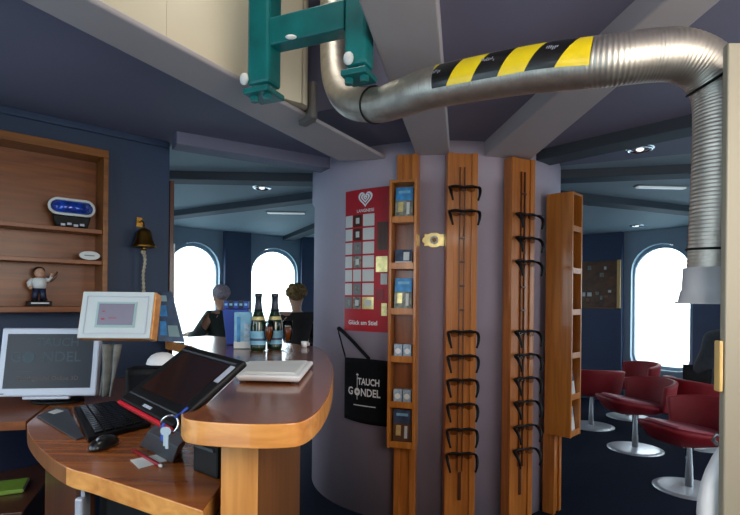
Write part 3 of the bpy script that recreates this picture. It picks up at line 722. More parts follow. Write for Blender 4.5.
# ship's bell with rope on the blue wall
p = Pl(139, 240, WP, N); u_l = (p-WP).dot(U); zbell = Pl(139,247,wall_pt(0,.09,0),N).z
t = thing('ships_bell', 'small brass bell with pale rope hanging on the dark blue wall', 'bell', wall_pt(u_l, .09, zbell), math.atan2(U.y, U.x))
m = MB(); m.lathe([(.068,0),(.070,.004),(.060,.02),(.048,.05),(.042,.085),(.036,.102),(.018,.112),(.010,.115)], 28); m.build('bell', 'brass', t, smooth=True)
m = MB(); m.tube([(0,.087,.16),(0,.05,.165),(0,.005,.15),(0,0,.118)], .006, 8); m.box((0,.085,.16), (.035,.006,.06)); m.build('bracket', 'brass', t, bevel=.001)
m = MB(); m.sphere((0,0,-.006), .013, 10); m.build('clapper', 'brass', t, smooth=True)
zr = Pl(139,292,wall_pt(0,.09,0),N).z-zbell
m = MB(); pts = resample([Vector(q_) for q_ in catmull([(0,0,-.02),(.006,-.002,-.08),(-.002,0,-.16),(.002,0,zr)], 10)], .006); m.tube(pts, [.009+.002*math.sin(i*1.6) for i in range(len(pts))], 10); m.sphere((-.006,-.002,-.03), (.016,.014,.013), 10); m.build('bell_rope', 'rope', t, smooth=True)

# ------------------------------------------------------------------ bar counter
ZC = 1.14
def zq(px, py, z): q_ = Zp(px, py, z); return Vector((q_.x, q_.y))
cpx = [(181,413),(184,417.5),(192,420),(210,422),(250,424),(287,423.5),(303,421),(315,414),(324,404),(330,392),(333,378),(332.5,366),(329,357),(324,350.5),(317,346.5)]
out = [Vector((q_.x,q_.y)) for q_ in catmull([Vector((*zq(x,y,ZC),0)) for x,y in cpx], 5)]+[Vector((-.45,2.92)), Vector((-.7,3.16)), Vector((-.95,3.36)), Vector((-1.12,3.47)), Vector((-1.22,3.33)), Vector((-1.25,3.06)), Vector((-1.08,2.85)), Vector((-.96,2.70)), Vector((-.83,2.48)), Vector((-.70,2.22)), Vector((-.52,1.98)), zq(237,375,ZC), zq(222,389,ZC), zq(206,404,ZC), zq(194,411,ZC)]
t = thing('bar_counter', 'curved wooden bar counter with rounded end and pale orange edge', 'counter', (-.5,2,0))
m = MB(); m.prism([tuple(v) for v in out], ZC-.052, ZC, 0, 1); m.build('counter_top', ['w_top','w_edge'], t, bevel=.003, world=True)
y0 = 1.16; xl, xr = P(221,480,y0).x, P(258,480,y0).x
outer = [(xr, y0), (-.26,1.55), (-.268,1.92), (-.30,2.2), (-.42,2.5), (-.62,2.76), (-.9,3.03), (-1.1,3.16)]
inner = [(xl, y0), (-.345,1.55), (-.352,1.9), (-.385,2.16), (-.49,2.43), (-.68,2.68), (-.95,2.94), (-1.15,3.08)]
m = MB(); n = len(outer); poly = outer+inner[::-1]
for i in range(n-1):
    q_ = [inner[i], outer[i], outer[i+1], inner[i+1]]
    m.add([(x,y,.001) for x,y in q_]+[(x,y,ZC-.053) for x,y in q_], [(0,1,5,4)] if i == 0 else [], 0)
    m.add([(x,y,.001) for x,y in (outer[i],outer[i+1])]+[(x,y,ZC-.053) for x,y in (outer[i+1],outer[i])], [(0,1,2,3)], 1)
    m.add([(x,y,.001) for x,y in (inner[i+1],inner[i])]+[(x,y,ZC-.053) for x,y in (inner[i],inner[i+1])], [(0,1,2,3)], 2)
m.build('support_panel', ['w_post','w_panel','w_dark'], t, world=True)

# back counter by the wall and the staff desk
ZD = .92
fdesk = [zq(x,y,ZD) for x,y in [(27,423),(28.5,433),(38,446),(53,459),(70,468.5),(90,474),(112,481),(140,490),(170,500),(203,511)]]
fd = fdesk; fdesk = [Vector((q_.x,q_.y)) for q_ in catmull([Vector((*v,0)) for v in fd], 5)]
xx = fdesk[-1]
poly = fdesk+[Vector((-.374,1.18)), Vector((-.40,2.10)), Vector((-.52,2.36)), Vector((-.72,2.58)), Vector((-1.0,2.83))]
e_ = wall_pt(.17,.01,0); e2 = wall_pt(-.05,.01,0); poly += [Vector((e_.x,e_.y)), Vector((e2.x,e2.y)), zq(45,408,ZD)]
t = thing('staff_desk', 'curved wooden desk behind the bar with pale orange front edge', 'desk', (-.9,1.9,0))
m = MB(); m.prism([tuple(v) for v in poly], ZD-.052, ZD, 0, 1); m.m = [2 if mi_ == 1 and sum(m.v[i].x for i in f_)/len(f_) < fd[4].x-.01 else mi_ for f_, mi_ in zip(m.f, m.m)]
m.build('desk_top', ['w_desk','w_edge','w_panel'], t, bevel=.003, world=True)
def inset(v, k): c = Vector((-.85,2.0)); return v+(c-v).normalized()*k
m = MB(); a_, b_ = inset(fd[1],.05), inset(fd[4],.03)
q_ = [a_, b_, b_+Vector((.035,.04)), a_+Vector((.04,.02))]; m.prism([tuple(v) for v in q_], .001, ZD-.053); m.build('side_panel', 'w_dark', t, bevel=.003, world=True)
m = MB(); q_ = [inset(v,.07) for v in fd[5:]]; back = [v+Vector((-.01,.08)) for v in q_][::-1]
m.prism([tuple(v) for v in q_+back], .001, ZD-.053); cf = m.build('cabinet_front', 'black', t, world=True)
m = MB(); v = inset(fd[4],.02)+Vector((.03,.0)); m.box((v.x+.004,v.y,.433), (.012,.03,.864)); m.build('edge_strip', 'silver', t, bevel=.002, world=True)
hp_ = P(80, 511, 1.38); m = MB(); m.box((hp_.x, hp_.y-.0, hp_.z), (.022,.02,.075)); m.build('handle', 'silver', cf, bevel=.006, world=True)

t = thing('back_counter', 'low brown counter under the monitor along the blue wall', 'counter', (-1.8,2.2,0))
a_, b_ = zq(-70,425,ZD), zq(26,421,ZD); w1, w2 = wall_pt(-.06,.01,0), wall_pt(-.95,.01,0); c_ = zq(44,407.5,ZD)
m = MB(); m.prism([tuple(a_), tuple(b_), tuple(c_), (w1.x,w1.y), (w2.x,w2.y)], ZD-.035, ZD); m.build('counter_top', 'w_shelf', t, bevel=.003, world=True)
dn = Vector((-.12,.16)); m = MB(); q_ = [a_+dn, b_+dn, Vector((w1.x-.08,w1.y-.07)), Vector((w2.x+.02,w2.y))]
m.prism([tuple(v) for v in q_], .001, .50); m.build('cabinet', 'w_dark', t, bevel=.004, world=True)
m = MB(); q3 = [q_[3]+(q_[2]-q_[3])*.02, q_[2], q_[2]+Vector((.03,-.04)), q_[3]+Vector((.03,-.04))]; m.prism([tuple(v) for v in q3], .5, ZD-.036); m.build('back_panel', 'navy', t, world=True)
pf = Zp(2, 491, .52); t = thing('folder', 'green folder lying in the open compartment under the back counter', 'folder', (pf.x, pf.y, .501), .45)
m = MB(); m.box((-.05,.07,.011), (.26,.16,.02)); m.build('cover', 'green', t, bevel=.003)
m = MB(); m.box((-.05,.072,.011), (.265,.158,.012)); m.build('pages', 'paper', t)

# monitor
YM = 2.2; c = P(48, 362, YM)
ym = R_(8); t = thing('monitor', 'silver framed flat computer monitor with dark screen on the back counter', 'monitor', (c.x, c.y+.03, ZD+.001), ym)
H = c.z-ZD
tilt = Matrix.Rotation(R_(-10), 4, 'X'); X = Tr(0,-.03,H) @ tilt; W_, Hh = .405, .300
m = MB(); m.box((0,.02,0), (W_,.036,Hh), X); m.build('casing', 'silver', t, bevel=.006)
m = MB(); m.box((0,.0015,.004), (W_-.05,.002,Hh-.062), X); sc_ = m.build('screen', 'screen', t)
m = MB()
for body, sz, x, z, mi in (('TAUCH', .052, .03, .085, 0), ('G', .064, -.135, .02, 0), ('NDEL', .064, .05, .02, 0), ('Tauchgondel Online 3D', .026, 0.0, -.072, 1), ('________', .016, -.10, -.035, 1)):
    vs, fs = text_geo(body, sz, .0003); m.add([(v.x+x, -.0003, v.y+z) for v in vs], fs, mi, X)
m.lathe([(.026,0),(.026,.0005)], 20, X @ Tr(-.085,0,.02) @ Xp)
m.build('lettering', ['screen_text','screen_text_warm'], sc_)
m = MB(); m.box((0,.01,-Hh/2-.006), (.19,.02,.014), X); m.build('chin', 'silver', t, bevel=.004)
m = MB(); m.box((0,.09,(H-.03)/2), (.08,.03,H-.03)); m.build('neck', 'charcoal', t, bevel=.004)
m = MB(); m.prism([(.11*math.cos(2*PI*i/28), .06+.08*math.sin(2*PI*i/28)) for i in range(28)], 0, .012); m.build('foot', 'black', t, bevel=.003)
m = MB(); m.box((-W_/2+.022,-.0006,-Hh/2+.013), (.022,.001,.004), X); m.build('maker_mark', 'charcoal', t)

# wooden box with grey display on a stand
YX = 1.92; c = P(116, 315, YX); t = thing('display_box', 'white fronted wooden box with small grey display beside the monitor', 'display', (c.x, c.y+.03, ZD+.001), R_(2))
H = c.z-ZD; X = Tr(0,-.03,H) @ Matrix.Rotation(R_(-14), 4, 'X'); W_, Hh = .27, .182
m = MB(); m.box((0,.035,0), (W_+.012,.055,Hh+.002), X); m.build('case', 'w_edge', t, bevel=.003)
m = MB(); m.box((0,.003,0), (W_,.008,Hh), X); fp = m.build('front_plate', 'plate_grey', t, bevel=.002)
m = MB()
for b in ((0,.072,.235,.004),(0,-.072,.235,.004),(-.116,0,.004,.147),(.116,0,.004,.147)): m.box((b[0],-.0025,b[1]), (b[2],.003,b[3]), X)
m.build('inner_frame', 'silver', fp)
m = MB(); m.box((0,-.002,.0), (.15,.003,.100), X); m.build('display_surround', 'screen_edge', fp)
m = MB(); m.box((0,-.0045,.001), (.132,.003,.083), X); m.build('display', 'screen_grey', fp)
m = MB(); m.box((-.046,-.0064,-.018), (.014,.0008,.006), X); m.box((-.01,-.0064,-.014), (.03,.0008,.003), X); m.box((-.046,-.0064,.012), (.01,.0008,.004), X); m.build('display_print', 'red_dark', fp)
wq = Pl(120,314,WP+N*.012,N); m = MB(); m.tube([P(117,316,YX+.09), P(118,315,YX+.3), wq], .014, 10); m.tube([wq-N*.006, wq+N*.008], .05, 20); m.build('wall_arm', 'black', t, smooth=False, world=True)
# grey cloth hanging below it
a_ = P(111, 343, 1.97); zz = P(108, 396, 1.97).z
t = thing('hanging_cloth', 'grey cloth hanging down below the display box beside the monitor', 'cloth', (a_.x, a_.y, zz))
m = MB()
def clo(u, v):
    w = .05+.03*v; return Vector((a_.x-.012*(1-v)+(u-.5)*w+.03*(1-v)*(1-v)*-.2, a_.y+.016*math.sin(u*11+v*2), zz+(a_.z-.004-zz)*v))
m.grid(clo, 16, 10); m.build('drape', 'cloth_grey', t, smooth=True, solid=.006, world=True)

# black case with a white dome on top, behind the terminal
a_ = P(151, 383, 2.19); t = thing('black_case', 'black upright case on the desk behind the touch terminal', 'case', (a_.x-.01, a_.y, ZD+.001), R_(10))
hbx = P(150,371,2.08).z-ZD
m = MB(); m.box((0,.0,hbx/2), (.17,.10,hbx)); m.build('body', 'black', t, bevel=.012)
m = MB(); m.box((0,-.052,hbx/2), (.13,.004,hbx-.05)); m.build('front_panel', 'black_fabric', t, bevel=.002)
pd = P(152, 362, 2.09); t = thing('dome_lamp', 'small white domed lamp on the black case behind the terminal', 'lamp', (pd.x, a_.y, ZD+.002+hbx))
m = MB(); m.lathe([(.064,.014),(.064,.018),(.058,.036),(.044,.052),(.024,.062),(.004,.065)], 28); m.build('shade', 'white', t, smooth=True)
m = MB(); m.lathe([(.03,0),(.03,.006),(.012,.013)], 20); m.build('base', 'black', t)

# touch terminal
KT = .90; BL, BR, TL, TR_ = P(122,400,1.55*KT), P(175,428,1.30*KT), P(189,348,1.716*KT), P(245,359,1.447*KT)
ex = (BR-BL).normalized(); ey = ((TL+TR_)/2-(BL+BR)/2); ey = (ey-ex*ey.dot(ex)).normalized(); ez = ex.cross(ey)
if ez.y > 0: ez = -ez
cen = (BL+BR+TL+TR_)/4+Vector((-.006,-.0,.004)); w_ = min((BR-BL).length, (TR_-TL).length); h_ = ((TL-BL).length+(TR_-BR).length)/2
X = Matrix(((ex.x,ey.x,ez.x,cen.x),(ex.y,ey.y,ez.y,cen.y),(ex.z,ey.z,ez.z,cen.z),(0,0,0,1)))
t = thing('touch_terminal', 'black tilted touch screen till with red lower edge standing between desk and counter', 'till', (cen.x, cen.y, ZD+.001))
m = MB(); m.box((0,0,-.010), (w_,h_,.018), X); m.build("casing", 'black', t, bevel=.006, world=True)
m = MB(); m.box((.004,.012,.0005), (w_-.075,h_-.085,.002), X); m.build('screen', 'screen_dark', t, world=True)
m = MB()
for b in ((0,h_/2-.022,w_-.03,.006),(0,-h_/2+.03,w_-.03,.004)): m.box((b[0],b[1],.0005), (b[2],b[3],.002), X)
m.build('bezel_line', 'charcoal', t, world=True)
m = MB(); m.box((0,-h_/2-.005,-.012), (w_+.004,.010,.016), X); r_o = m.build('lower_edge', 'red', t, bevel=.003, world=True)
m = MB(); m.box((w_/2-.016,h_/2-.06,.0008), (.02,.06,.002), X); m.build('label_sticker', 'silver', t, world=True)
m = MB(); m.box((0,-h_/2+.014,.0008), (.045,.008,.002), X); m.build('maker_mark', 'silver', t, world=True)
f1 = [Zp(x,y,ZD) for x,y in ((139,446),(172,464),(182,450),(156,430))]
top = [Vector((p_.x,p_.y,z)) for p_, z in zip([BL.lerp(BR,.35)+ey*.05-ez*.04, BL.lerp(BR,.80)+ey*.05-ez*.04, BL.lerp(BR,.80)+ey*.13-ez*.04, BL.lerp(BR,.35)+ey*.13-ez*.04], (1.055,1.045,1.09,1.10))]
m = MB(); m.hexa([Vector((p_.x,p_.y,ZD+.001)) for p_ in f1], [p_.lerp(q_, .42)*1.0 + Vector((0,0,.02)) for p_, q_ in zip(f1, top)]); m.hexa([p_.lerp(q_, .42)+Vector((0,0,.021)) for p_, q_ in zip(f1, top)], top)
m.build('stand', 'charcoal', t, bevel=.004, world=True)

# keys hanging from the terminal corner
kp = P(170, 424, 1.135); t = thing('key_ring', 'silver key ring with keys and blue fob hanging at the corner of the till', 'keys', (kp.x, kp.y, kp.z-.03))
m = MB(); m.tube([kp+Vector((.019*math.cos(2*PI*i/28), .003*math.sin(4*PI*i/28), .019*math.sin(2*PI*i/28))) for i in range(28)], .0028, 8, closed=True); m.build('ring', 'chrome', t, smooth=True, world=True)
for k, (px, ln, mm) in enumerate(((165,.034,'steel'),(167,.04,'steel'))):
    q_ = P(px, 431, 1.130-.004*k); m = MB(); m.lathe([(.010,0),(.010,.002)], 14, Tr(q_) @ Xp); m.box((q_.x, q_.y, q_.z-ln/2), (.007,.002,ln)); m.build('key', mm, t, world=True)
q_ = P(163, 432, 1.135); m = MB(); m.box((q_.x,q_.y,q_.z), (.010,.004,.042)); m.build('fob', 'blue', t, bevel=.002, world=True)
a_ = BR+ez*.012+ey*.03; m = MB(); c = catmull([kp+Vector((.013,.0,.016)), a_+Vector((.0,-.012,.006)), BR.lerp(TR_, .12)+ez*.012-ex*.008, BR.lerp(TR_, .22)+ez*.011-ex*.008], 6); m.tube(c, .0032, 8); m.build('lanyard', 'blue', t, smooth=True, world=True)

# receipt printer below the counter
a_, b_ = Zp(192,471,ZD), Zp(219.5,481.7,ZD); d = (b_-a_); ln = d.length; ang = math.atan2(d.y, d.x); hpz = P(220,444,b_.y).z-ZD
t = thing('receipt_printer', 'black box printer on the desk under the edge of the counter', 'printer', (a_.x, a_.y, ZD+.001), ang)
m = MB(); m.box((ln/2-.006,.024,hpz/2), (ln-.012,.045,hpz)); m.build('body', 'black', t, bevel=.006)
m = MB(); m.box((ln/2-.006,-.001,hpz*.75), (ln-.04,.004,.008)); m.build('slot', 'charcoal', t)
m = MB(); m.box((ln/2-.006,.024,hpz+.002), (ln-.03,.03,.004)); m.build('lid', 'black_gloss', t, bevel=.001)

# keyboard, pad, mouse, note, pen
def onquad(pts, z): return [Zp(x,y,z) for x,y in pts]
K = onquad([(88,439.5),(151,424),(115,402),(74,408)], ZD+.012)
t = thing('keyboard', 'black computer keyboard on the desk in front of the monitor', 'keyboard', ((K[0]+K[2])/2*1.0).to_tuple()[:2]+(ZD+.001,))
m = MB(); m.hexa([Vector((p_.x,p_.y,ZD+.0012)) for p_ in K], [Vector((p_.x,p_.y,ZD+.018)) for p_ in K]); m.build('body', 'black', t, bevel=.004, world=True)
m = MB()
for i in range(5):
    for j in range(15):
        u0, u1 = .04+.92*j/15+.006, .04+.92*(j+1)/15-.006; v0, v1 = .1+.8*i/5+.015, .1+.8*(i+1)/5-.015
        def bl(u, v): return (K[0].lerp(K[3], u)).lerp(K[1].lerp(K[2], u), v)
        q_ = [bl(u0,v0), bl(u0,v1), bl(u1,v1), bl(u1,v0)]; m.hexa([Vector((p_.x,p_.y,ZD+.0182)) for p_ in q_], [Vector((p_.x,p_.y,ZD+.024)) for p_ in q_])
kk = m.build('keys', 'black_gloss', t, bevel=.001, world=True)
Kp = onquad([(37,417),(76,441),(84,438),(68,410),(58,408)], ZD)
t = thing('mouse_pad', 'dark grey shiny mat on the rounded end of the desk beside the keyboard', 'mat', (Kp[0].x, Kp[0].y, ZD+.001))
m = MB(); m.prism([(p_.x,p_.y) for p_ in Kp], ZD+.001, ZD+.006); m.build('mat', 'charcoal', t, bevel=.001, world=True)
m = MB(); q_ = onquad([(48,412),(57,409),(64,411),(54,414)], ZD+.007); m.prism([(p_.x,p_.y) for p_ in q_], ZD+.0062, ZD+.0072); m.build('paper_corner', 'paper', t, world=True)
mp_ = Zp(104, 447, ZD); q2 = Zp(128, 436, ZD); am = math.atan2(q2.y-mp_.y, q2.x-mp_.x)
t = thing('computer_mouse', 'black computer mouse on the desk near the front edge', 'mouse', (mp_.x, mp_.y, ZD+.001), am)
m = MB(); m.sphere((0,0,.006), (.062,.033,.030), 20); m.v = [Vector((v.x, v.y, max(0,v.z))) for v in m.v]; m.build('shell', 'black_gloss', t, smooth=True)
m = MB(); m.sphere((-.030,0,.030), (.008,.004,.006), 10); m.build('wheel', 'silver', t, smooth=True)
Kn = onquad([(130,460.5),(139,469),(167,461.5),(158,455)], ZD)
t = tag(MB().prism([(p_.x,p_.y) for p_ in Kn], ZD+.001, ZD+.0022).build('paper_note', 'paper'), 'small white paper note on the desk in front of the till stand', 'note')
a_, b_ = Zp(139,449,ZD+.006), Zp(166,464,ZD+.006)
dv = (b_-a_)*.06
t = thing('pen', 'red pen with pale tip lying along the foot of the till stand', 'pen', (a_.x,a_.y,ZD+.001))
off = Vector((-.012,-.012,0)); m = MB(); m.tube([a_+off, b_+off], .005, 8); m.build('barrel', 'red_dark', t, smooth=True, world=True)
m = MB(); m.tube([b_+off, b_+off+dv], [.0055,.004], 8); m.build('tip', 'offwhite', t, smooth=True, world=True)

# ------------------------------------------------------------------ things on the counter
q_ = [Zp(x,y,ZC+.02) for x,y in ((235,377),(301,378.5),(314,362.5),(243,363.5))]
cq = sum((p_ for p_ in q_), Vector())/4
t = thing('white_scale', 'flat white plastic scale lying on the bar counter near its rounded end', 'scale', (cq.x,cq.y,ZC+.001))
def sc(k, z): return [Vector((cq.x+(p_.x-cq.x)*k, cq.y+(p_.y-cq.y)*k, z)) for p_ in q_]
m = MB(); m.hexa(sc(.95,ZC+.006), sc(1,ZC+.026)); m.build('body', 'white', t, bevel=.009, world=True, seg=3)
m = MB(); m.hexa(sc(.86,ZC+.0265), sc(.80,ZC+.033)); m.build('plate', 'offwhite', t, bevel=.004, world=True)
for p_ in sc(.8, ZC):
    m = MB(); m.lathe([(.012,.001),(.012,.007)], 12, Tr(p_)); m.build('rubber_foot', 'charcoal', t, world=True)
# bottles
def bottle(px, py, label, first=None):
    p_ = Zp(px, py, ZC)
    if first: return dup(first, (p_.x,p_.y,ZC+.001), .4, label)
    t = thing('wine_bottle', label, 'bottle', (p_.x,p_.y,ZC+.001), 0, 'sparkling wine bottles on the bar')
    m = MB(); m.lathe([(.034,0),(.038,.004),(.039,.02),(.039,.115),(.036,.145),(.026,.18),(.018,.205),(.016,.22)], 26); m.build('body', 'bottle', t, smooth=True)
    m = MB(); m.lathe([(.0225,.198),(.0185,.212),(.0165,.235),(.0165,.268),(.0185,.272),(.0185,.284),(.015,.287)], 22); m.build('foil', 'foil', t, smooth=True)
    m = MB(); m.lathe([(.0396,.03),(.0396,.098)], 26, cap=False); lb = m.build('label', 'light_blue', t, smooth=True)
    m = MB(); m.lathe([(.0399,.05),(.0399,.062)], 26, cap=False); m.build('label_band', 'slate_print', lb, smooth=True)
    m = MB(); m.lathe([(.0345,.153),(.0295,.170)], 26, cap=False); m.build('neck_label', 'gold', t, smooth=True)
    return t
b1_ = bottle(258, 350.5, 'dark green sparkling wine bottle standing next to the blue tube')
bottle(274.5, 349.5, 'dark green sparkling wine bottle between the two filled glasses', b1_)
def flute(px, py, label, first=None):
    p_ = Zp(px, py, ZC)
    if first: return dup(first, (p_.x,p_.y,ZC+.001), 0, label)
    t = thing('wine_glass', label, 'glass', (p_.x,p_.y,ZC+.001), 0, 'filled glasses on the bar')
    m = MB(); m.lathe([(.027,0),(.027,.003),(.006,.010),(.004,.03),(.010,.044),(.022,.075),(.026,.11),(.024,.148),(.0228,.148),(.0245,.11),(.0205,.077),(.008,.047)], 22, cap=False); m.build('bowl', 'clear', t, smooth=True)
    m = MB(); m.lathe([(.006,.047),(.0195,.077),(.0235,.11),(.023,.122)], 20); m.build('drink', 'amber', t, smooth=True)
    return t
g1 = flute(268.5, 351, 'stemmed glass of amber drink in front of the second wine bottle')
flute(287.5, 350.5, 'stemmed glass of amber drink nearest the seated curly haired guest', g1)
p_ = Zp(243, 348.5, ZC); t = thing('leaflet_box', 'light blue upright leaflet box on the bar next to a wine bottle', 'box', (p_.x,p_.y,ZC+.001), .15)
m = MB(); m.box((0,0,.095), (.088,.05,.19)); m.build('carton', 'light_blue', t, bevel=.006)
m = MB(); m.box((0,-.0258,.02), (.088,.001,.035)); m.box((-.02,-.0262,.10), (.018,.001,.13), None, 1); m.box((.02,-.0262,.085), (.03,.001,.09), None, 2); m.build('carton_print', ['offwhite','sky_print','box_print'], t)
p_ = Zp(236, 344.5, ZC); t = thing('blue_holder', 'taller dark blue leaflet holder behind the light blue box on the bar', 'holder', (p_.x,p_.y,ZC+.001), .1)
m = MB(); m.hexa([(-.045,-.04,.0),(.06,-.04,.0),(.06,.04,0),(-.045,.04,0)], [(-.07,-.04,.2),(.075,-.04,.2),(.075,.04,.2),(-.07,.04,.2)]); m.build('body', 'blue', t, bevel=.004)
hx_ = p_
for k in range(5):
    tl = thing('leaflet', 'blue leaflet sticking up out of the dark blue holder on the bar', 'leaflet', (hx_.x-.055+.028*k, hx_.y, ZC+.203), .1, 'blue leaflets in the holder')
    m = MB(); m.box((0,0,.022+.003*(k%2)), (.026,.05,.04+.006*(k%2))); m.build('pages', 'navy' if k % 2 else 'blue', tl, bevel=.001)
    m = MB(); m.box((0,-.0255,.024), (.016,.001,.012)); m.build('cover_print', 'light_blue', tl)
p_ = Zp(311, 346.2, ZC); p_ = Vector((-.355,2.72,0)); t = thing('cup', 'tiny white cup at the far edge of the bar by the lavender wall', 'cup', (p_.x,p_.y,ZC+.001))
m = MB(); m.lathe([(.014,0),(.018,.03),(.0165,.03),(.012,.004)], 16); m.build('body', 'white', t, smooth=True)
m = MB(); m.tube([(.016,0,.024),(.026,0,.02),(.024,0,.01),(.014,0,.008)], .002, 6); m.build('handle', 'white', t, smooth=True)
# leaning blue display board at the end of the bar
q_ = [P(158,342,2.98), P(184,342,2.93), P(171,291.5,3.0), P(158,291.5,3.02)]
t = thing('display_board', 'dark blue picture board leaning at the wall end of the bar', 'board', (q_[0].x, q_[0].y, ZC))
zl = ZC+.002; q_[0].z = zl; q_[1].z = zl
m = MB(); bk = Vector((.0,.012,0)); m.hexa(q_, [p_+bk for p_ in q_]); m.build('panel', 'slate_print', t, world=True)
def bq(u, v): return q_[0].lerp(q_[1],u).lerp(q_[3].lerp(q_[2],u),v)+Vector((0,-.002,0))
m = MB()
for u0,u1,v0,v1,k in ((.45,.9,.1,.32,0),(.1,.4,.12,.4,1),(.1,.5,.5,.72,1),(.15,.6,.8,.92,0)): m.add([bq(u0,v0),bq(u1,v0),bq(u1,v1),bq(u0,v1)], [(0,1,2,3)], k)
m.build('pictures', ['screen_edge','sky_print'], t, world=True)

# ------------------------------------------------------------------ guests' high table and people by the windows
p_ = P(190, 342, 4.2); t = thing('high_table', 'round white high table by the windows between the two guests', 'table', (p_.x+.02,p_.y,0))
zt_ = Zp(207,338,1.0).z; 
m = MB(); m.lathe([(.32,1.0),(.34,1.01),(.34,1.03),(.33,1.035)], 40); m.build('table_top', 'white', t, smooth=False)
m = MB(); m.lathe([(.04,.02),(.04,1.0)], 20); m.build('stem', 'chrome', t, smooth=True)
m = MB(); m.lathe([(.28,.0),(.28,.012),(.05,.03)], 36); m.build('base', 'chrome', t, smooth=True)
def stool(x, y, label, first=None):
    if first: return dup(first, (x,y,0), 0, label)
    t = thing('bar_stool', label, 'stool', (x,y,0))
    m = MB(); m.lathe([(.15,.60),(.18,.62),(.18,.65),(.16,.665)], 28); m.build('seat', 'chair_red', t, smooth=True)
    m = MB(); m.lathe([(.028,.02),(.028,.60)], 16); m.build('stem', 'chrome', t, smooth=True)
    m = MB(); m.lathe([(.2,0),(.2,.012),(.03,.03)], 32); m.build('base', 'chrome', t, smooth=True)
    return t
def skinned(name, verts, edges, m, parent, sub=2):
    me = bpy.data.meshes.new(name); me.from_pydata([v[0] for v in verts], edges, []); o = bpy.data.objects.new(name, me); COL.objects.link(o); o.parent = parent
    me.materials.append(M[m]); sk = o.modifiers.new('skin', 'SKIN'); sk.use_smooth_shade = True
    if not me.skin_vertices: me.skin_vertices.new()
    for i, v in enumerate(verts):
        r = v[1]; me.skin_vertices[0].data[i].radius = (r, r) if not isinstance(r, tuple) else r
    me.skin_vertices[0].data[0].use_root = True
    s = o.modifiers.new('smoothing', 'SUBSURF'); s.levels = sub; s.render_levels = sub
    return o
def person(label, loc, yaw, hs, lean, hair, jacket, trous, curl=False, foot=0.06, headdrop=0):
    """seated figure facing local +x; hs = seat height"""
    t = thing('person', label, 'person', loc, yaw)
    V, E = [], []
    def v(p, r, j=None):
        V.append((p, r)); 
        if j is not None: E.append((j, len(V)-1))
        return len(V)-1
    sx = lambda h: lean*h
    pel = v((0,0,hs+.10), .12); ab = v((sx(.2),0,hs+.26), .115, pel); ch = v((sx(.42),0,hs+.44), .125, ab); nb = v((sx(.56),0,hs+.55), .055, ch)
    nk = v((sx(.62)+.01,0,hs+.62), .05, nb); hd = v((sx(.68)+.025,0,hs+.70-headdrop), .078, nk); cr = v((sx(.72)+.02,0,hs+.80-headdrop), .068, hd)
    no = v((sx(.68)+.118,0,hs+.705-headdrop), .013, hd)
    for s in (-1,1): v((sx(.68)+.02,s*.083,hs+.71-headdrop), .014, hd)
    J, JE, T_, TE = [], [], [], []
    for p, r in (((0,0,hs+.09),.135),((sx(.2),0,hs+.26),.13),((sx(.42),0,hs+.44),.14),((sx(.55),0,hs+.545),.07)): J.append((p,r)); 
    JE += [(0,1),(1,2),(2,3)]
    T_.append(((0,0,hs+.09), .13))
    for s in (-1,1):
        sh = v((sx(.46),s*.17,hs+.49), .06, ch); el = v((sx(.3)+.14,s*.235,hs+.26), .044, sh); wr = v((sx(.3)+.36,s*.13,hs+.27), .031, el); pm = v((sx(.3)+.42,s*.11,hs+.27), .032, wr)
        for k in range(4):
            a = v((sx(.3)+.465,s*(.085+.018*k),hs+.268), .0095, pm); b = v((sx(.3)+.465+(.04,.045,.042,.032)[3-k],s*(.084+.018*k),hs+.250), .008, a)
        th = v((sx(.3)+.43,s*.072,hs+.272), .010, pm); v((sx(.3)+.462,s*.058,hs+.268), .0085, th)
        j0 = len(J); J += [((sx(.46),s*.17,hs+.49),.08),((sx(.3)+.14,s*.235,hs+.26),.072),((sx(.3)+.35,s*.135,hs+.27),.046)]; JE += [(2,j0),(j0,j0+1),(j0+1,j0+2)]
        hp = v((.05,s*.10,hs+.085), .085, pel); kn = v((.43,s*.13,hs+.06), .06, hp); an = v((.40,s*.13,foot+.06), .04, kn); v((.52,s*.14,foot), .035, an)
        k0 = len(T_); T_ += [((.06,s*.10,hs+.085),.095),((.43,s*.13,hs+.06),.072),((.40,s*.13,foot+.09),.055)]; TE += [(0,k0),(k0,k0+1),(k0+1,k0+2)]
    skinned('body', V, E, 'skin', t)
    skinned('jacket', J, JE, jacket, t); skinned('trousers', T_, TE, trous, t)
    hx, hz = sx(.70)-.002, hs+.755-headdrop
    m = MB(); m.sphere((hx,0,hz), (.105,.098,.092), 20)
    random.seed(int(hs*1000)+len(label))
    if curl:
        for i in range(70):
            a_, b_ = random.uniform(0,2*PI), random.uniform(-.35,1.2); d_ = Vector((math.cos(a_)*math.cos(b_), math.sin(a_)*math.cos(b_), math.sin(b_)))
            if d_.x > .55 and d_.z < .45: continue
            m.sphere((hx+d_.x*.098, d_.y*.092, hz+d_.z*.086), random.uniform(.018,.030), 8)
    m.v = [Vector((q__.x if not (q__.x > hx+.06 and q__.z < hz+.02) else hx+.06, q__.y, q__.z)) for q__ in m.v]
    m.build('hair', hair, t, smooth=True)
    for s in (-1,1):
        m = MB(); m.sphere((sx(.68)+.098,s*.030,hs+.722-headdrop), (.006,.010,.006), 8); m.build('eye', 'black', t, smooth=True)
        m = MB(); m.box((.45,s*.14,foot-.02), (.24,.085,.07)); m.build('shoe', 'black', t, bevel=.02)
    m = MB(); m.box((sx(.68)+.098,0,hs+.665-headdrop), (.008,.04,.008)); m.build('mouth', 'red_dark', t, bevel=.002)
    return t
p1 = P(226, 300, 5.6); s0 = stool(p1.x-.03, p1.y, 'red topped bar stool under the guest in the dark green jacket')
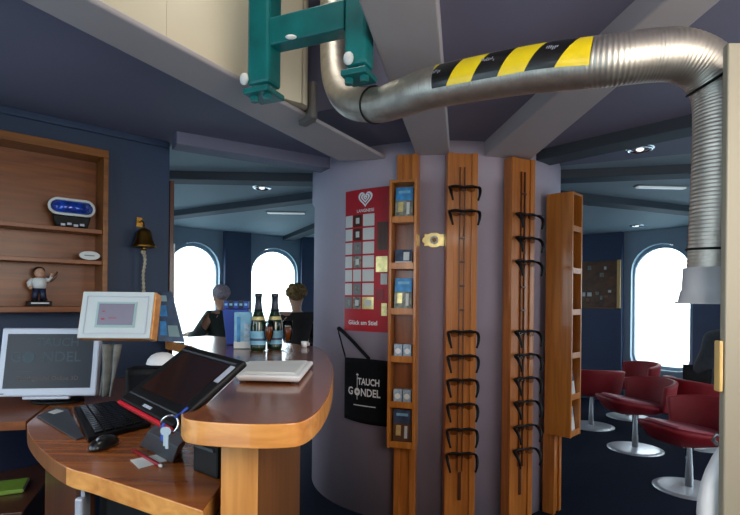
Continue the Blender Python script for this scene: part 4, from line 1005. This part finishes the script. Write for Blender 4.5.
person('seated person with greyish hair and dark green jacket at the white high table', (p1.x-.03,p1.y,0), R_(150), .715, .05, 'hair_grey', 'jacket_green', 'trousers', foot=.34)
p2 = P(288, 305, 5.2); stool(p2.x+.09, p2.y, 'red topped bar stool under the curly haired guest', s0)
person('seated person with curly brown hair and dark jacket behind the wine bottles', (p2.x+.09,p2.y,0), R_(105), .715, .05, 'hair_brown', 'jacket_dark', 'trousers', curl=True, foot=.34)

# ------------------------------------------------------------------ red swivel chairs
def make_chair(label, grp):
    t = thing('swivel_chair', label, 'chair', (0,0,0), 0, grp)
    # local: faces -x
    pts = []
    for i in range(13): a_ = -PI/2+PI*i/12; pts.append((.06+.22*math.cos(a_), .25*math.sin(a_)))
    pts += [(-.20,.235),(-.30,.19),(-.325,.10),(-.325,-.10),(-.30,-.19),(-.20,-.235)]
    n = len(pts); zz = lambda x: .455+.05*max(0,-x)/.3-.03*max(0,x)/.28
    lay = [[(x*.25,y*.3,.345) for x,y in pts], [(x*.75,y*.8,.37) for x,y in pts], [(x*.97,y*.97,zz(x)-.035) for x,y in pts], [(x,y,zz(x)-.012) for x,y in pts], [(x*.97,y*.97,zz(x)) for x,y in pts]]
    m = MB(); vs = sum(lay, [])
    m.add(vs, [(j*n+i, j*n+(i+1)%n, (j+1)*n+(i+1)%n, (j+1)*n+i) for j in range(4) for i in range(n)]+[tuple(range(n))[::-1], tuple(4*n+i for i in range(n))])
    m.build('seat', 'chair_red', t, smooth=True)
    m = MB(); m.add([(x*.86,y*.84,zz(x)+.001) for x,y in pts]+[(x*.80,y*.78,zz(x)+.014) for x,y in pts], [(i,(i+1)%n,n+(i+1)%n,n+i) for i in range(n)]+[tuple(n+i for i in range(n))]); m.build('cushion', 'chair_pad', t, smooth=False, bevel=.006)
    def bk(u, v):
        a_ = R_(-84)+R_(168)*u; k = max(0, math.cos(a_*.62))**.35; fl_ = 1+.16*v
        return Vector((.05+.24*math.cos(a_)*fl_, .265*math.sin(a_)*fl_, .40+(.04+.235*k)*v))
    m = MB(); m.grid(bk, 28, 6); m.build('backrest', 'chair_red', t, smooth=True, solid=.045, bevel=.012)
    m = MB(); m.lathe([(.028,.015),(.028,.33),(.05,.345)], 20); m.build('stem', 'chrome', t, smooth=True)
    m = MB(); m.lathe([(.245,0),(.245,.006),(.20,.014),(.04,.022)], 44); m.build('base', 'disc', t, smooth=True)
    return t
def fl_pt(px, py): q__ = Zp(px, py, 0); return (q__.x, q__.y, 0)
GR = 'red swivel chairs near the window'
ch0 = make_chair('red swivel chair standing alone beside the orange rack with its back turned', GR); ch0.location = fl_pt(591, 426); ch0.rotation_euler = (0,0,R_(-100))
dup(ch0, fl_pt(635, 449), R_(5), 'red swivel chair in the middle of the group, in front of the window')
dup(ch0, fl_pt(689, 489), R_(12), 'red swivel chair nearest the viewer, beside the cream panel')
dup(ch0, fl_pt(628, 417), R_(0), 'red swivel chair seen just behind the middle red chair below the window')
dup(ch0, fl_pt(697, 430), R_(0), 'red swivel chair farthest back, under the window edge')
c6 = fl_pt(703, 446); dup(ch0, c6, R_(188), 'red swivel chair under the person in grey jacket')
person('person in grey jacket seated on a red chair, mostly hidden by the cream panel', (c6[0]-.03,c6[1],.0), R_(8), .565, .62, 'hair_brown', 'jacket_grey', 'trousers', foot=.055)

# framed board on the hull wall, with a pale upright edge
pb = Vector((0,0,0)); thb = R_(41.6); rb_ = RO-.118
cb_ = oc(thb, rb_, 1.66); t = thing('framed_board', 'dark brown framed board with small photos on the blue wall beside the window', 'board', cb_, -thb)
m = MB(); m.box((0,-.010,0), (.52,.018,.66)); m.build('board', 'picture', t, bevel=.003)
m = MB(); m.box((.275,-.014,0), (.045,.028,.68)); m.build('edge_strip', 'w_pale', t, bevel=.003)
m = MB(); m.box((0,-.012,-.34), (.5,.024,.018)); m.box((-.265,-.012,0), (.012,.024,.68)); m.build('frame', 'w_rail', t, bevel=.003)
random.seed(5); m = MB()
for k in range(12): x, z = random.uniform(-.2,.2), random.uniform(-.26,.27); m.box((x,-.0205,z), (random.uniform(.03,.06),.002,random.uniform(.03,.06)), None, k % 3)
m.build('photos', ['city_print','offwhite','w_shelf'], t)

# white ring hung on the far side of the cream panel
rc_ = Vector((1.022, 1.15, .915))
t = thing('life_ring', 'white ring hanging on the far side of the cream panel near the floor', 'ring', (rc_.x,rc_.y,rc_.z-.26))
m = MB(); nn_ = 48; prof = [(-.024,-.012),(-.012,-.022),(.012,-.022),(.024,-.012),(.024,.012),(.012,.022),(-.012,.022),(-.024,.012)]
vs = []
for i in range(nn_):
    a_ = 2*PI*i/nn_
    for dr, dy in prof: vs.append((rc_.x+(.235+dr)*math.cos(a_), rc_.y+dy, rc_.z+(.235+dr)*math.sin(a_)))
m.add(vs, [(i*8+k, i*8+(k+1)%8, ((i+1)%nn_)*8+(k+1)%8, ((i+1)%nn_)*8+k) for i in range(nn_) for k in range(8)]); m.build('ring', 'white', t, smooth=True, world=True)
m = MB(); m.tube([rc_+Vector(((.208)*math.cos(2*PI*i/40), .0, .208*math.sin(2*PI*i/40))) for i in range(40)], .006, 6, closed=True); m.build('grab_line', 'black', t, smooth=True, world=True)
hk_ = P(716, 436, 1.16); t = tag(MB().tube([hk_+Vector((.03,-.02,.0)), hk_+Vector((.0,0,.004)), hk_+Vector((-.006,0,-.01)), hk_+Vector((.004,0,-.02))], .005, 8).build('panel_hook', 'steel', smooth=True), 'small steel hook on the edge of the cream panel above the white ring', 'hook')

# ------------------------------------------------------------------ light
w = bpy.data.worlds.new('sky'); S.world = w; w.use_nodes = True; nt = w.node_tree; bg = nt.nodes['Background']
tc = nt.nodes.new('ShaderNodeTexCoord'); sx_ = nt.nodes.new('ShaderNodeSeparateXYZ'); rp = nt.nodes.new('ShaderNodeValToRGB')
rp.color_ramp.elements[0].color = (.80,.90,.96,1); rp.color_ramp.elements[0].position = 0; rp.color_ramp.elements[1].color = (.86,.93,1,1); rp.color_ramp.elements[1].position = .6
nt.links.new(tc.outputs['Generated'], sx_.inputs[0]); nt.links.new(sx_.outputs['Z'], rp.inputs[0]); nt.links.new(rp.outputs[0], bg.inputs['Color']); bg.inputs['Strength'].default_value = 5.0
def area(name, loc, target, sx, sy, power, col):
    l = bpy.data.lights.new(name, 'AREA'); l.shape = 'RECTANGLE'; l.size = sx; l.size_y = sy; l.energy = power; l.color = col
    o = bpy.data.objects.new(name, l); COL.objects.link(o); o.location = loc; o.rotation_euler = (Vector(target)-Vector(loc)).to_track_quat('-Z','Y').to_euler(); return o
area('window_light_behind', (.9,-.05,1.75), (.3,3.2,1.2), 1.2, .9, 30, (1,.93,.84))  # added fill lamp behind the viewer, no window at this spot
area('window_light_side', (2.6,.9,1.6), (.6,3.2,1.3), .9, 1.2, 14, (1,.94,.88))  # added fill lamp out of view toward the core
area('window_light_staff', (-1.1,.25,1.9), (-1.2,2.6,1.2), .8, .8, 3.5, (.9,.94,1))  # added weak cool fill over the staff side
area('hatch_lamp', (-.35,1.6,3.15), (-.4,1.9,2.3), .5, .3, 7, (1,.95,.86))  # added lamp inside the closed hatch to brighten the cream housing
